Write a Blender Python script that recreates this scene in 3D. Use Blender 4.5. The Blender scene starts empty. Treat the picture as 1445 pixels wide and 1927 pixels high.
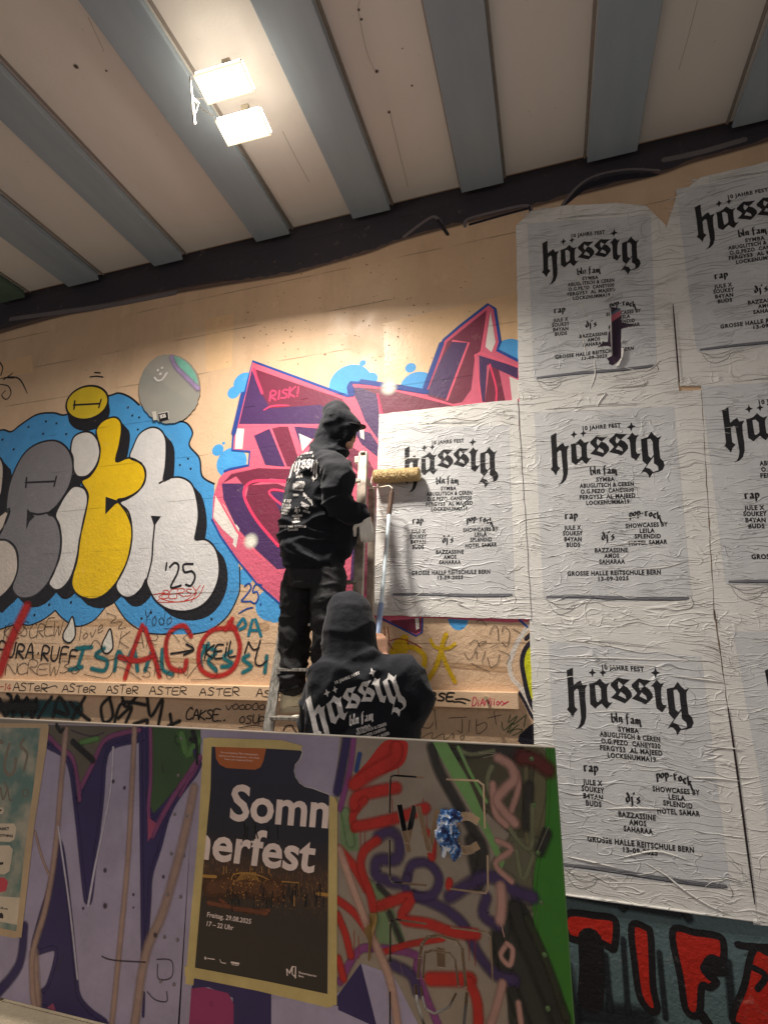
import bpy, bmesh, math, random
import numpy as np
from mathutils import Vector, Matrix, noise as mnoise
from mathutils.geometry import tessellate_polygon
from mathutils.bvhtree import BVHTree
R = math.radians
scene = bpy.context.scene
COL = scene.collection

# ------------------------------------------------------------------ camera, light, exposure
F_PX, CX, CY = 1010.0, 722.5, 963.5
PITCH, YAW = math.atan2(249.0, F_PX), R(17.0)
CAM = Vector((0.0, -3.5, 1.65))
cam_d = bpy.data.cameras.new('camera'); cam = bpy.data.objects.new('camera', cam_d); COL.objects.link(cam)
cam.location = CAM
cam.rotation_euler = (math.pi / 2 + PITCH, 0, YAW)
cam_d.sensor_fit = 'HORIZONTAL'; cam_d.sensor_width = 36.0; cam_d.lens = 36.0 * F_PX / 1445.0
cam_d.clip_start = 0.02; cam_d.clip_end = 300.0
scene.camera = cam

world = bpy.data.worlds.new('World'); scene.world = world; world.use_nodes = True
wn = world.node_tree.nodes; wl = world.node_tree.links
bg = wn['Background']
bg.inputs['Color'].default_value = (1.0, 0.95, 0.94, 1); bg.inputs['Strength'].default_value = 0.66

scene.render.engine = 'CYCLES'
scene.view_settings.view_transform = 'Standard'; scene.view_settings.look = 'None'
scene.view_settings.gamma = 1.0; scene.view_settings.use_curve_mapping = False
scene.view_settings.exposure = 0.0
scene.cycles.transparent_max_bounces = 24
scene.cycles.max_bounces = 6

LAMPS = [(-1.62, -1.42, 4.86), (-1.66, -1.14, 4.86)]
LAMP_POWER = 150.0
for i, p in enumerate(LAMPS):
    ld = bpy.data.lights.new('flood_light', 'AREA'); ld.shape = 'RECTANGLE'; ld.size = 0.27; ld.size_y = 0.12
    ld.energy = LAMP_POWER; ld.color = (1.0, 0.93, 0.83); ld.spread = R(166)
    lo = bpy.data.objects.new('flood_light', ld); COL.objects.link(lo)
    lo.location = (p[0], p[1], p[2] - 0.012)
    lo.rotation_euler = (R(-20.0), R(5), R(2))

# ------------------------------------------------------------------ geometry helpers
FWD = Vector((-math.sin(YAW) * math.cos(PITCH), math.cos(YAW) * math.cos(PITCH), math.sin(PITCH)))
RT = Vector((math.cos(YAW), math.sin(YAW), 0)); UPV = RT.cross(FWD)
def ray(x, y): return FWD + RT * ((x - CX) / F_PX) - UPV * ((y - CY) / F_PX)
def at(x, y, Y=0.0):
    d = ray(x, y); t = (Y - CAM.y) / d.y; return CAM + d * t
def atz(x, y, Z):
    d = ray(x, y); t = (Z - CAM.z) / d.z; return CAM + d * t
def ppm(x, y, Y):                        # metres per photo pixel at depth Y
    return (at(x, y, Y) - CAM).dot(FWD) / F_PX

class Zm:                                # a zoomed crop's own pixel grid -> photo pixels
    def __init__(s, ox, oy, k): s.ox, s.oy, s.k = ox, oy, k
    def __call__(s, *pts): return [(s.ox + x * s.k, s.oy + y * s.k) for x, y in pts]
Z3 = Zm(0, 640, 500 / 1445); Z4 = Zm(380, 540, 620 / 1445); Z5 = Zm(0, 1100, .36); Z6 = Zm(480, 740, 320 / 934)
Z7 = Zm(700, 700, .5156); Z7b = Zm(720, 1140, .2076); ZT = Zm(960, 320, .3356); ZB = Zm(960, 1120, .3356)
Zg = Zm(1050, 1240, 270 / 1445.); Z5b = Zm(1000, 1640, .308); Za = Zm(0, 1340, .3046); Zb = Zm(340, 1370, .289)
Zc = Zm(600, 1370, .3322); Z1 = Zm(0, 0, .5017); Z2 = Zm(720, 0, .5017); Zh = Zm(560, 1240, 250 / 1445.); Zp = Zm(520, 830, 160 / 1341.)
Zs = Zm(480, 1280, 160 / 1445.)

def prop(o, label=None, cat=None, group=None, kind=None):
    if label: o['label'] = label
    if cat: o['category'] = cat
    if group: o['group'] = group
    if kind: o['kind'] = kind
    return o
def empty(name, loc=(0, 0, 0), **k):
    o = bpy.data.objects.new(name, None); COL.objects.link(o); o.location = loc
    o.empty_display_size = .1
    return prop(o, **k)
def meshobj(name, verts, faces, mat, parent=None, smooth=False, **k):
    me = bpy.data.meshes.new(name); me.from_pydata([tuple(v) for v in verts], [], faces)
    mats = mat if isinstance(mat, (list, tuple)) else [mat]
    for m in mats: me.materials.append(m)
    if smooth: me.polygons.foreach_set('use_smooth', [True] * len(me.polygons))
    me.update()
    o = bpy.data.objects.new(name, me); COL.objects.link(o)
    if parent:
        o.parent = parent; o.matrix_parent_inverse = Matrix.Translation(-Vector(parent.location)) if parent.type == 'EMPTY' else Matrix()
    return prop(o, **k)

class MB:                                # mesh builder
    def __init__(s): s.v = []; s.f = []
    def add(s, vs, fs):
        n = len(s.v); s.v += [Vector(v) for v in vs]; s.f += [tuple(i + n for i in f) for f in fs]; return s
    def box(s, c, d, rot=None, bev=0.0):
        hx, hy, hz = d[0] / 2, d[1] / 2, d[2] / 2
        b = min(bev, hx * .8, hy * .8, hz * .8)
        if b <= 0:
            vs = [(x, y, z) for x in (-hx, hx) for y in (-hy, hy) for z in (-hz, hz)]
            fs = [(0, 1, 3, 2), (4, 6, 7, 5), (0, 4, 5, 1), (2, 3, 7, 6), (0, 2, 6, 4), (1, 5, 7, 3)]
        else:
            bm = bmesh.new(); bmesh.ops.create_cube(bm, size=1)
            for v in bm.verts: v.co = Vector((v.co.x * d[0], v.co.y * d[1], v.co.z * d[2]))
            bmesh.ops.bevel(bm, geom=bm.edges[:], offset=b, segments=2, affect='EDGES', profile=.6)
            bm.verts.index_update(); vs = [v.co.copy() for v in bm.verts]; fs = [[v.index for v in f.verts] for f in bm.faces]; bm.free()
        M = rot.to_matrix() if hasattr(rot, 'to_matrix') else (rot if rot is not None else Matrix.Identity(3))
        c = Vector(c)
        return s.add([c + M @ Vector(v) for v in vs], fs)
    def bar(s, a, b, w, h, up=(0, 0, 1), bev=0.0):     # box from a to b
        a, b = Vector(a), Vector(b); z = (b - a); L = z.length; z.normalize()
        x = Vector(up).cross(z); x = x.normalized() if x.length > 1e-5 else Vector((1, 0, 0)); y = z.cross(x)
        M = Matrix((x, y, z)).transposed()
        return s.box((a + b) / 2, (w, h, L), M, bev)
    def tube(s, pts, rad, n=8, cap=True):
        pts = [Vector(p) for p in pts]; m = len(pts)
        rads = rad if isinstance(rad, (list, tuple)) else [rad] * m
        vs = []; x = None
        for i, p in enumerate(pts):
            t = (pts[min(i + 1, m - 1)] - pts[max(i - 1, 0)]).normalized()
            if x is None:
                x = t.cross(Vector((0, 0, 1)));  x = x if x.length > .1 else t.cross(Vector((0, 1, 0)))
            x = (x - t * x.dot(t)).normalized(); y = t.cross(x)
            for k in range(n):
                a = 2 * math.pi * k / n; vs.append(p + (x * math.cos(a) + y * math.sin(a)) * rads[i])
        fs = [(i * n + k, i * n + (k + 1) % n, (i + 1) * n + (k + 1) % n, (i + 1) * n + k) for i in range(m - 1) for k in range(n)]
        if cap: fs += [tuple(range(n))[::-1], tuple((m - 1) * n + k for k in range(n))]
        return s.add(vs, fs)
    def build(s, name, mat, parent=None, smooth=False, **k): return meshobj(name, s.v, s.f, mat, parent, smooth, **k)

def auto_smooth(o, ang=40):
    me = o.data; me.polygons.foreach_set('use_smooth', [True] * len(me.polygons))
    try: me.set_sharp_from_angle(angle=R(ang))
    except Exception: pass
    return o

# ------------------------------------------------------------------ materials
def lin(c):
    c = c / 255.0
    return c / 12.92 if c <= .04045 else ((c + .055) / 1.055) ** 2.4
def rgb(r, g, b): return (lin(r), lin(g), lin(b))
class NT:
    def __init__(s, name):
        s.m = bpy.data.materials.new(name); s.m.use_nodes = True; s.t = s.m.node_tree; s.n = s.t.nodes; s.l = s.t.links
        s.b = s.n['Principled BSDF']; s.o = s.n['Material Output']
    def node(s, ty, **k):
        x = s.n.new(ty)
        for a, v in k.items():
            if a in x.inputs.keys() if hasattr(x.inputs, 'keys') else False: x.inputs[a].default_value = v
            else: setattr(x, a, v)
        return x
    def link(s, a, b): s.l.new(a, b)
    def math(s, op, a, b=None, c=None, clamp=False):
        x = s.n.new('ShaderNodeMath'); x.operation = op; x.use_clamp = clamp
        for i, v in enumerate((a, b, c)):
            if v is None: continue
            if isinstance(v, (int, float)): x.inputs[i].default_value = v
            else: s.l.new(v, x.inputs[i])
        return x.outputs[0]
    def pos(s):
        g = s.n.new('ShaderNodeNewGeometry'); return g.outputs['Position']
    def mapv(s, v, scale=(1, 1, 1), rot=(0, 0, 0), loc=(0, 0, 0)):
        m = s.n.new('ShaderNodeMapping'); s.l.new(v, m.inputs[0]); m.inputs['Scale'].default_value = scale
        m.inputs['Rotation'].default_value = rot; m.inputs['Location'].default_value = loc; return m.outputs[0]
    def noise(s, v, scale, detail=3, rough=.55, dist=0.0):
        x = s.n.new('ShaderNodeTexNoise'); s.l.new(v, x.inputs['Vector']); x.inputs['Scale'].default_value = scale
        x.inputs['Detail'].default_value = detail; x.inputs['Roughness'].default_value = rough; x.inputs['Distortion'].default_value = dist
        return x.outputs['Fac']
    def ramp(s, v, stops):
        x = s.n.new('ShaderNodeValToRGB'); s.l.new(v, x.inputs[0]); e = x.color_ramp.elements
        while len(e) < len(stops): e.new(.5)
        for el, (p, c) in zip(e, stops):
            el.position = p; el.color = (c, c, c, 1) if isinstance(c, (int, float)) else (*c, 1)
        return x.outputs[0]
    def mix(s, f, a, b, mode='MIX'):
        x = s.n.new('ShaderNodeMix'); x.data_type = 'RGBA'; x.blend_type = mode
        for i, v in ((0, f), (6, a), (7, b)):
            if isinstance(v, (int, float)): x.inputs[i].default_value = v
            elif isinstance(v, (tuple, list)): x.inputs[i].default_value = (*v, 1) if len(v) == 3 else v
            else: s.l.new(v, x.inputs[i])
        return x.outputs[2]
    def bump(s, h, dist, strength=1.0):
        x = s.n.new('ShaderNodeBump'); s.l.new(h, x.inputs['Height']); x.inputs['Distance'].default_value = dist
        x.inputs['Strength'].default_value = strength; s.l.new(x.outputs[0], s.b.inputs['Normal']); return x
    def base(s, c):
        if isinstance(c, tuple): s.b.inputs['Base Color'].default_value = (*c, 1)
        else: s.l.new(c, s.b.inputs['Base Color'])
    def rough(s, v):
        if isinstance(v, (int, float)): s.b.inputs['Roughness'].default_value = v
        else: s.l.new(v, s.b.inputs['Roughness'])

def group_height(name, fn):
    g = bpy.data.node_groups.new(name, 'ShaderNodeTree')
    g.interface.new_socket('Height', in_out='OUTPUT', socket_type='NodeSocketFloat')
    g.interface.new_socket('Wear', in_out='OUTPUT', socket_type='NodeSocketFloat')
    class G(NT):
        def __init__(s): s.t = g; s.n = g.nodes; s.l = g.links
    q = G(); out = g.nodes.new('NodeGroupOutput'); h, w = fn(q)
    g.links.new(h, out.inputs[0]); g.links.new(w, out.inputs[1]); return g

def wall_h(q):
    p = q.pos(); sx = q.n.new('ShaderNodeSeparateXYZ'); q.link(p, sx.inputs[0]); z = sx.outputs[2]
    low = q.ramp(q.math('MULTIPLY', z, .2), [(.42, 1.0), (.72, .22)])              # stucco rougher low down
    st = q.noise(p, 42, 4, .6, .6); st2 = q.noise(p, 16, 3, .5, .3)
    stucco = q.math('MULTIPLY', q.math('ADD', q.math('MULTIPLY', st, .7), q.math('MULTIPLY', st2, .6)), low)
    # board marks of the formwork
    wob = q.noise(q.mapv(p, (.8, 1, 1)), 1.3, 2)
    zz = q.math('ADD', z, q.math('MULTIPLY', wob, .02))
    fr = q.math('FRACT', q.math('DIVIDE', zz, .37))
    line = q.math('LESS_THAN', q.math('ABSOLUTE', q.math('SUBTRACT', fr, .5)), .011)
    brk = q.ramp(q.noise(q.mapv(p, (1.2, 1, 6)), 1.6, 2), [(.48, 0.0), (.58, 1.0)])
    line = q.math('MULTIPLY', line, brk)
    vo = q.n.new('ShaderNodeTexVoronoi'); q.link(p, vo.inputs['Vector']); vo.inputs['Scale'].default_value = 22
    pit = q.math('LESS_THAN', vo.outputs['Distance'], q.math('MULTIPLY', q.ramp(q.noise(p, 2.1, 2), [(.5, 0.0), (.75, 1.0)]), .13))
    h = q.math('SUBTRACT', q.math('SUBTRACT', stucco, q.math('MULTIPLY', line, .55)), q.math('MULTIPLY', pit, .8))
    return h, q.math('MAXIMUM', q.math('MULTIPLY', line, .55), pit)
def panel_h(q):
    p = q.pos()
    return q.math('ADD', q.math('MULTIPLY', q.noise(p, 3, 2), .6), q.math('MULTIPLY', q.noise(p, 160, 2), .05)), q.ramp(q.noise(q.mapv(p, (1, 1, 3)), 9, 4, .7), [(.62, 0.0), (.75, 1.0)])
def paper_h(q):
    p = q.pos()
    d = q.n.new('ShaderNodeTexNoise'); q.link(p, d.inputs['Vector']); d.inputs['Scale'].default_value = 3.2; d.inputs['Detail'].default_value = 2
    mv = q.n.new('ShaderNodeVectorMath'); mv.operation = 'MULTIPLY_ADD'; q.link(d.outputs['Color'], mv.inputs[0]); mv.inputs[1].default_value = (.10, .0, .16); q.link(p, mv.inputs[2])
    v = mv.outputs[0]
    def ridge(scale, sc, lo, hi, rot=0.0, m=(.35, .6), ms=2.0):
        n = q.noise(q.mapv(v, scale, (0, rot, 0)), sc, 1, .4)
        r = q.math('ABSOLUTE', q.math('SUBTRACT', n, .5))
        r = q.ramp(r, [(lo, 1.0), (hi, 0.0)])
        mk = q.ramp(q.noise(q.mapv(p, (1, 1, 1.6)), ms, 2), [(m[0], 0.0), (m[1], 1.0)])
        return q.math('MULTIPLY', r, mk)
    a = ridge((.7, 1, 8.5), 2.6, .0, .022, .04, (.40, .58), 3.5)
    b = ridge((1.6, 1, 11), 4.0, .0, .03, -.12, (.46, .62), 5)
    c = ridge((2.5, 1, 2.5), 3.0, .0, .02, .6, (.5, .62), 3)
    f = q.noise(q.mapv(v, (1.5, 1, 4)), 26, 3, .6)
    h = q.math('ADD', q.math('ADD', a, q.math('MULTIPLY', b, .7)), q.math('ADD', q.math('MULTIPLY', c, .6), q.math('MULTIPLY', f, .30)))
    return h, a
GH = {'wall': (group_height('wall_relief', wall_h), .008), 'panel': (group_height('sheet_relief', panel_h), .003), 'paper': (group_height('paper_relief', paper_h), .0028)}

_cache = {}
def paint(c, surf='wall', rough=.6, soft=False, spec=.4, var=.16, metal=0.0):
    key = (c, surf, rough, soft, spec, var, metal)
    if key in _cache: return _cache[key]
    q = NT('%s_paint_%d_%d_%d%s' % (surf, c[0], c[1], c[2], ('_haze' if soft == 'haze' else '_spray') if soft else '')); p = q.pos()
    g = q.n.new('ShaderNodeGroup'); g.node_tree = GH[surf][0]
    col = rgb(*c)
    if surf == 'panel': var = var * 1.7
    v = q.noise(p, 5.0, 6, .72); vv = q.ramp(v, [(.25, 1 - var), (.75, 1 + var * .4)])
    cc = q.mix(1.0, col, vv, 'MULTIPLY')
    if surf == 'wall' and not soft: cc = q.mix(q.ramp(q.noise(p, 55, 5, .75), [(.66, 0.), (.73, .55)]), cc, rgb(188, 156, 126)); cc = q.mix(q.ramp(q.noise(p, 7, 5, .8), [(.60, 0.), (.72, .22)]), cc, rgb(196, 180, 164))
    dark = tuple(x * .45 for x in col)
    cc = q.mix(q.math('MULTIPLY', g.outputs['Wear'], .75 if surf == 'wall' else (.25 if surf == 'panel' else .0)), cc, dark)
    q.base(cc); q.rough(rough); q.b.inputs['Specular IOR Level'].default_value = spec; q.b.inputs['Metallic'].default_value = metal
    q.bump(g.outputs['Height'], GH[surf][1], 1.0)
    if soft:
        a = q.node('ShaderNodeAttribute', attribute_name='soft')
        n = q.noise(p, 260, 2, .7)
        k1, k2 = (1.25, .35) if soft == 'haze' else ((1.55, .42) if surf == 'panel' else (2.6, .7))
        al = q.math('SUBTRACT', q.math('MULTIPLY', a.outputs['Fac'], k1), q.math('MULTIPLY', n, k2))
        al = q.math('MULTIPLY', al, 1.35, clamp=True)
        if surf == 'panel': al = q.math('MULTIPLY', al, q.ramp(q.noise(p, 11, 5, .75), [(.28, .72), (.5, 1.0)]))
        tr = q.n.new('ShaderNodeBsdfTransparent'); mx = q.n.new('ShaderNodeMixShader')
        q.link(al, mx.inputs[0]); q.link(tr.outputs[0], mx.inputs[1]); q.link(q.b.outputs[0], mx.inputs[2]); q.link(mx.outputs[0], q.o.inputs[0])
    _cache[key] = q.m; return q.m

def simple(name, c, rough=.6, metal=0.0, bump=None, var=.1, spec=.5, scale=8.0, sheen=0):
    q = NT(name); p = q.n.new('ShaderNodeTexCoord').outputs['Object']
    v = q.ramp(q.noise(p, scale, 4, .6), [(.3, 1 - var), (.7, 1 + var)])
    q.base(q.mix(1.0, rgb(*c), v, 'MULTIPLY')); q.rough(rough); q.b.inputs['Metallic'].default_value = metal
    q.b.inputs['Specular IOR Level'].default_value = spec
    if sheen: q.b.inputs['Sheen Weight'].default_value = sheen
    if bump: q.bump(q.noise(p, bump[0], 3), bump[1])
    return q.m

# ------------------------------------------------------------------ 2D painting on planes
def crom(pts, closed, n=5):
    m = len(pts); out = []
    if m < 3: return list(pts)
    rng = range(m if closed else m - 1)
    for i in rng:
        if closed: a, b, c, d = pts[i - 1], pts[i], pts[(i + 1) % m], pts[(i + 2) % m]
        else: a, b, c, d = pts[max(i - 1, 0)], pts[i], pts[i + 1], pts[min(i + 2, m - 1)]
        for k in range(n):
            t = k / n; t2 = t * t; t3 = t2 * t
            out.append(tuple(.5 * (2 * b[j] + (c[j] - a[j]) * t + (2 * a[j] - 5 * b[j] + 4 * c[j] - d[j]) * t2 + (3 * b[j] - a[j] - 3 * c[j] + d[j]) * t3) for j in (0, 1)))
    if not closed: out.append(tuple(pts[-1]))
    return out

class Plane:      # 'Y': wall-parallel at Y=v, 'Z': horizontal facing down at Z=v
    def __init__(s, kind, v): s.kind, s.v = kind, v
    def uv(s, px, py):
        if s.kind == 'Y': p = at(px, py, s.v); return (p.x, p.z)
        p = atz(px, py, s.v); return (p.x, p.y)
    def world(s, u, v, off): return (u, s.v - off, v) if s.kind == 'Y' else (u, v, s.v - off)
    def mpp(s, px, py):
        a, b, c = s.uv(px, py), s.uv(px + 1, py), s.uv(px, py + 1)
        return .5 * (math.hypot(b[0] - a[0], b[1] - a[1]) + math.hypot(c[0] - a[0], c[1] - a[1]))
WALL, LEDGE_Y, PANEL_Y = 0.0, -0.065, -1.35
PW = Plane('Y', 0.0); PL = Plane('Y', LEDGE_Y); PP = Plane('Y', PANEL_Y); PC = Plane('Z', 5.12)

def clip_half(poly, a, b, keep_left=True):
    out = []; n = len(poly)
    def sd(p): return ((b[0] - a[0]) * (p[1] - a[1]) - (b[1] - a[1]) * (p[0] - a[0])) * (1 if keep_left else -1)
    for i in range(n):
        p, q = poly[i], poly[(i + 1) % n]; sp, sq = sd(p), sd(q)
        if sp >= 0: out.append(p)
        if (sp > 0 > sq) or (sp < 0 < sq):
            t = sp / (sp - sq); out.append(tuple(p[j] + (q[j] - p[j]) * t for j in range(len(p))))
    return out
def area2(p): return .5 * sum(p[i - 1][0] * p[i][1] - p[i][0] * p[i - 1][1] for i in range(len(p)))
def subtract(polys, hole):               # hole: convex; polys: convex pieces with extra attributes
    h = hole if area2(hole) > 0 else hole[::-1]
    x0, x1 = min(p[0] for p in h), max(p[0] for p in h); y0, y1 = min(p[1] for p in h), max(p[1] for p in h); res = []
    for pl in polys:
        if max(p[0] for p in pl) <= x0 or min(p[0] for p in pl) >= x1 or max(p[1] for p in pl) <= y0 or min(p[1] for p in pl) >= y1:
            res.append(pl); continue
        cur = pl
        for i in range(len(h)):
            a, b = h[i], h[(i + 1) % len(h)]
            o = clip_half(cur, a, b, False)
            if len(o) >= 3 and abs(area2(o)) > 1e-10: res.append(o)
            cur = clip_half(cur, a, b, True)
            if len(cur) < 3: break
    return res

class Art:
    """flat paint or print lying on a plane; each stroke a hair prouder than the last"""
    def __init__(s, plane, off, holes=None, keep=None):
        if plane.kind == 'Y': off *= .45 if plane.v == 0.0 and off < .0075 else (.3 if plane.v < -1 and plane.v == PANEL_Y else 1.0)
        s.p, s.off, s.holes, s.keep = plane, off, holes, keep; s.v = []; s.f = []; s.a = []; s.n = 0
    def _emit(s, polys):
        if s.keep:
            for (a, b) in s.keep:
                polys = [q for q in (clip_half(p, a, b, True) for p in polys) if len(q) >= 3]
        if s.holes:
            for h in s.holes: polys = subtract(polys, h)
        for p in polys:
            n = len(s.v)
            for q in p:
                s.v.append(s.p.world(q[0], q[1], s.off + q[3])); s.a.append(q[2])
            s.f.append(tuple(range(n, n + len(p))))
    def fill_uv(s, pts, holes=(), soft=1.0):
        lp = [[Vector((x, y, 0)) for x, y in l] for l in [pts] + list(holes)]
        flat = [v for l in lp for v in l]
        o = s.n * 4e-6; s.n += 1
        s._emit([[(flat[i].x, flat[i].y, soft, o) for i in t] for t in tessellate_polygon(lp)])
    def fill(s, pts, holes=(), smooth=True, soft=1.0):
        if smooth: pts = crom(pts, True, 4); holes = [crom(h, True, 4) for h in holes]
        s.fill_uv([s.p.uv(*q) for q in pts], [[s.p.uv(*q) for q in h] for h in holes], soft); return s
    def stroke(s, pts, w, smooth=True, soft=False, closed=False, taper=0.0, n=5):
        if smooth: pts = crom(pts, closed, n)
        elif closed: pts = list(pts)
        if closed: pts = list(pts) + [pts[0]]
        k = s.p.mpp(*pts[len(pts) // 2]); hw = w * k * .5 * ((1.35 if s.p.v < -1 else 1.15) if soft else 1)
        uv = [s.p.uv(*q) for q in pts]
        uv = [uv[0]] + [b for a, b in zip(uv, uv[1:]) if math.hypot(a[0] - b[0], a[1] - b[1]) > 1e-5]
        s.stroke_uv(uv, hw, soft, taper, closed); return s
    def stroke_uv(s, uv, hw, soft=False, taper=0.0, closed=False):
        m = len(uv)
        if m < 2: return
        T = []
        for i in range(m):
            a, b = (uv[i - 1], uv[(i + 1) % m]) if (closed and 0 < i < m - 1) else (uv[max(i - 1, 0)], uv[min(i + 1, m - 1)])
            if closed and i in (0, m - 1): a, b = uv[m - 2], uv[1]
            d = (b[0] - a[0], b[1] - a[1]); L = math.hypot(*d) or 1; T.append((d[0] / L, d[1] / L))
        base = s.n * 4e-6; o = [base + i * 1.2e-6 for i in range(m)]; s.n += 1 + int(m * .3)
        polys = []; cols = []
        for i, (p, t) in enumerate(zip(uv, T)):
            f = 1.0
            if taper: f = 1 - taper * abs(2 * i / (m - 1) - 1) ** 3
            if not closed and m > 2 and 0 < i < m - 1: pass
            nx, ny = -t[1] * hw * f, t[0] * hw * f
            cols.append(((p[0] + nx, p[1] + ny), p, (p[0] - nx, p[1] - ny)))
        for i in range(m - 1):
            A, B = cols[i], cols[i + 1]
            if soft:
                polys.append([(*A[0], 0, o[i]), (*A[1], 1, o[i]), (*B[1], 1, o[i + 1]), (*B[0], 0, o[i + 1])])
                polys.append([(*A[1], 1, o[i]), (*A[2], 0, o[i]), (*B[2], 0, o[i + 1]), (*B[1], 1, o[i + 1])])
            else: polys.append([(*A[0], 1, o[i]), (*A[2], 1, o[i]), (*B[2], 1, o[i + 1]), (*B[0], 1, o[i + 1])])
        if not closed:
            for i, sg in ((0, -1), (m - 1, 1)):
                p, t = uv[i], T[i]; f = (1 - taper) if taper else 1
                if f * hw < 1e-5: continue
                prev = None
                for k in range(7):
                    a = math.pi * (k / 6 - .5); dx = (t[0] * math.cos(a) * sg - t[1] * math.sin(a)); dy = (t[1] * math.cos(a) * sg + t[0] * math.sin(a))
                    cur = (p[0] + dx * hw * f, p[1] + dy * hw * f)
                    if prev: polys.append([(*p, 1, o[i]), (*prev, 0 if soft else 1, o[i]), (*cur, 0 if soft else 1, o[i])])
                    prev = cur
        s._emit(polys)
    def blob(s, c, r, ry=None, soft=True, n=20):
        ry = ry or r; u = s.p.uv(*c); k = s.p.mpp(*c); o = s.n * 4e-6; s.n += 1; polys = []
        for i in range(n):
            a, b = 2 * math.pi * i / n, 2 * math.pi * (i + 1) / n
            e = 0 if soft else 1
            polys.append([(u[0], u[1], 1, o), (u[0] + math.cos(a) * r * k, u[1] + math.sin(a) * ry * k, e, o), (u[0] + math.cos(b) * r * k, u[1] + math.sin(b) * ry * k, e, o)])
        s._emit(polys); return s
    def mesh2d(s, vs, fs, mp):           # vs mapped by mp to uv
        o = s.n * 4e-6; s.n += 1; V = [mp(*v) for v in vs]
        s._emit([[(V[i][0], V[i][1], 1, o) for i in f] for f in fs]); return s
    def build(s, name, mat, parent=None, **k):
        if not s.f: return None
        if s.n > 1 and 'kind' not in k: k['kind'] = 'stuff'
        o = meshobj(name, s.v, s.f, mat, parent, **k)
        at_ = o.data.attributes.new('soft', 'FLOAT', 'POINT'); at_.data.foreach_set('value', s.a); return o

def homog(src, dst):
    A = []; b = []
    for (x, y), (u, v) in zip(src, dst):
        A.append([x, y, 1, 0, 0, 0, -u * x, -u * y]); b.append(u); A.append([0, 0, 0, x, y, 1, -v * x, -v * y]); b.append(v)
    h = np.linalg.solve(np.array(A, float), np.array(b, float))
    def f(x, y):
        d = h[6] * x + h[7] * y + 1; return ((h[0] * x + h[1] * y + h[2]) / d, (h[3] * x + h[4] * y + h[5]) / d)
    return f

_txt = {}
def text_mesh(t, bold=.02, space=1.0):   # normalised: x 0..1, y 0..1 (cap height)
    key = (t, bold, space)
    if key in _txt: return _txt[key]
    cu = bpy.data.curves.new('text', 'FONT'); cu.body = t; cu.size = 1; cu.offset = bold; cu.space_character = space; cu.resolution_u = 3
    ob = bpy.data.objects.new('text', cu); COL.objects.link(ob); bpy.context.view_layer.update()
    dg = bpy.context.evaluated_depsgraph_get(); me = bpy.data.meshes.new_from_object(ob.evaluated_get(dg))
    vs = [(v.co.x, v.co.y) for v in me.vertices]; fs = [tuple(p.vertices) for p in me.polygons]
    bpy.data.objects.remove(ob); bpy.data.curves.remove(cu); bpy.data.meshes.remove(me)
    x0, x1 = min(v[0] for v in vs), max(v[0] for v in vs); cap = .69
    r = ([((x - x0) / (x1 - x0), y / cap) for x, y in vs], fs); _txt[key] = r; return r
def text_px(art, t, L, Rr, cap, bold=.02, space=1.0, uvmap=None):
    """text with its baseline from L to R (photo pixels), cap height in pixels"""
    vs, fs = text_mesh(t, bold, space); dx, dy = Rr[0] - L[0], Rr[1] - L[1]; n = math.hypot(dx, dy)
    ux, uy = dy / n, -dx / n
    m = uvmap or art.p.uv
    art.mesh2d(vs, fs, lambda x, y: m(L[0] + dx * x + ux * cap * y, L[1] + dy * x + uy * cap * y))

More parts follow.
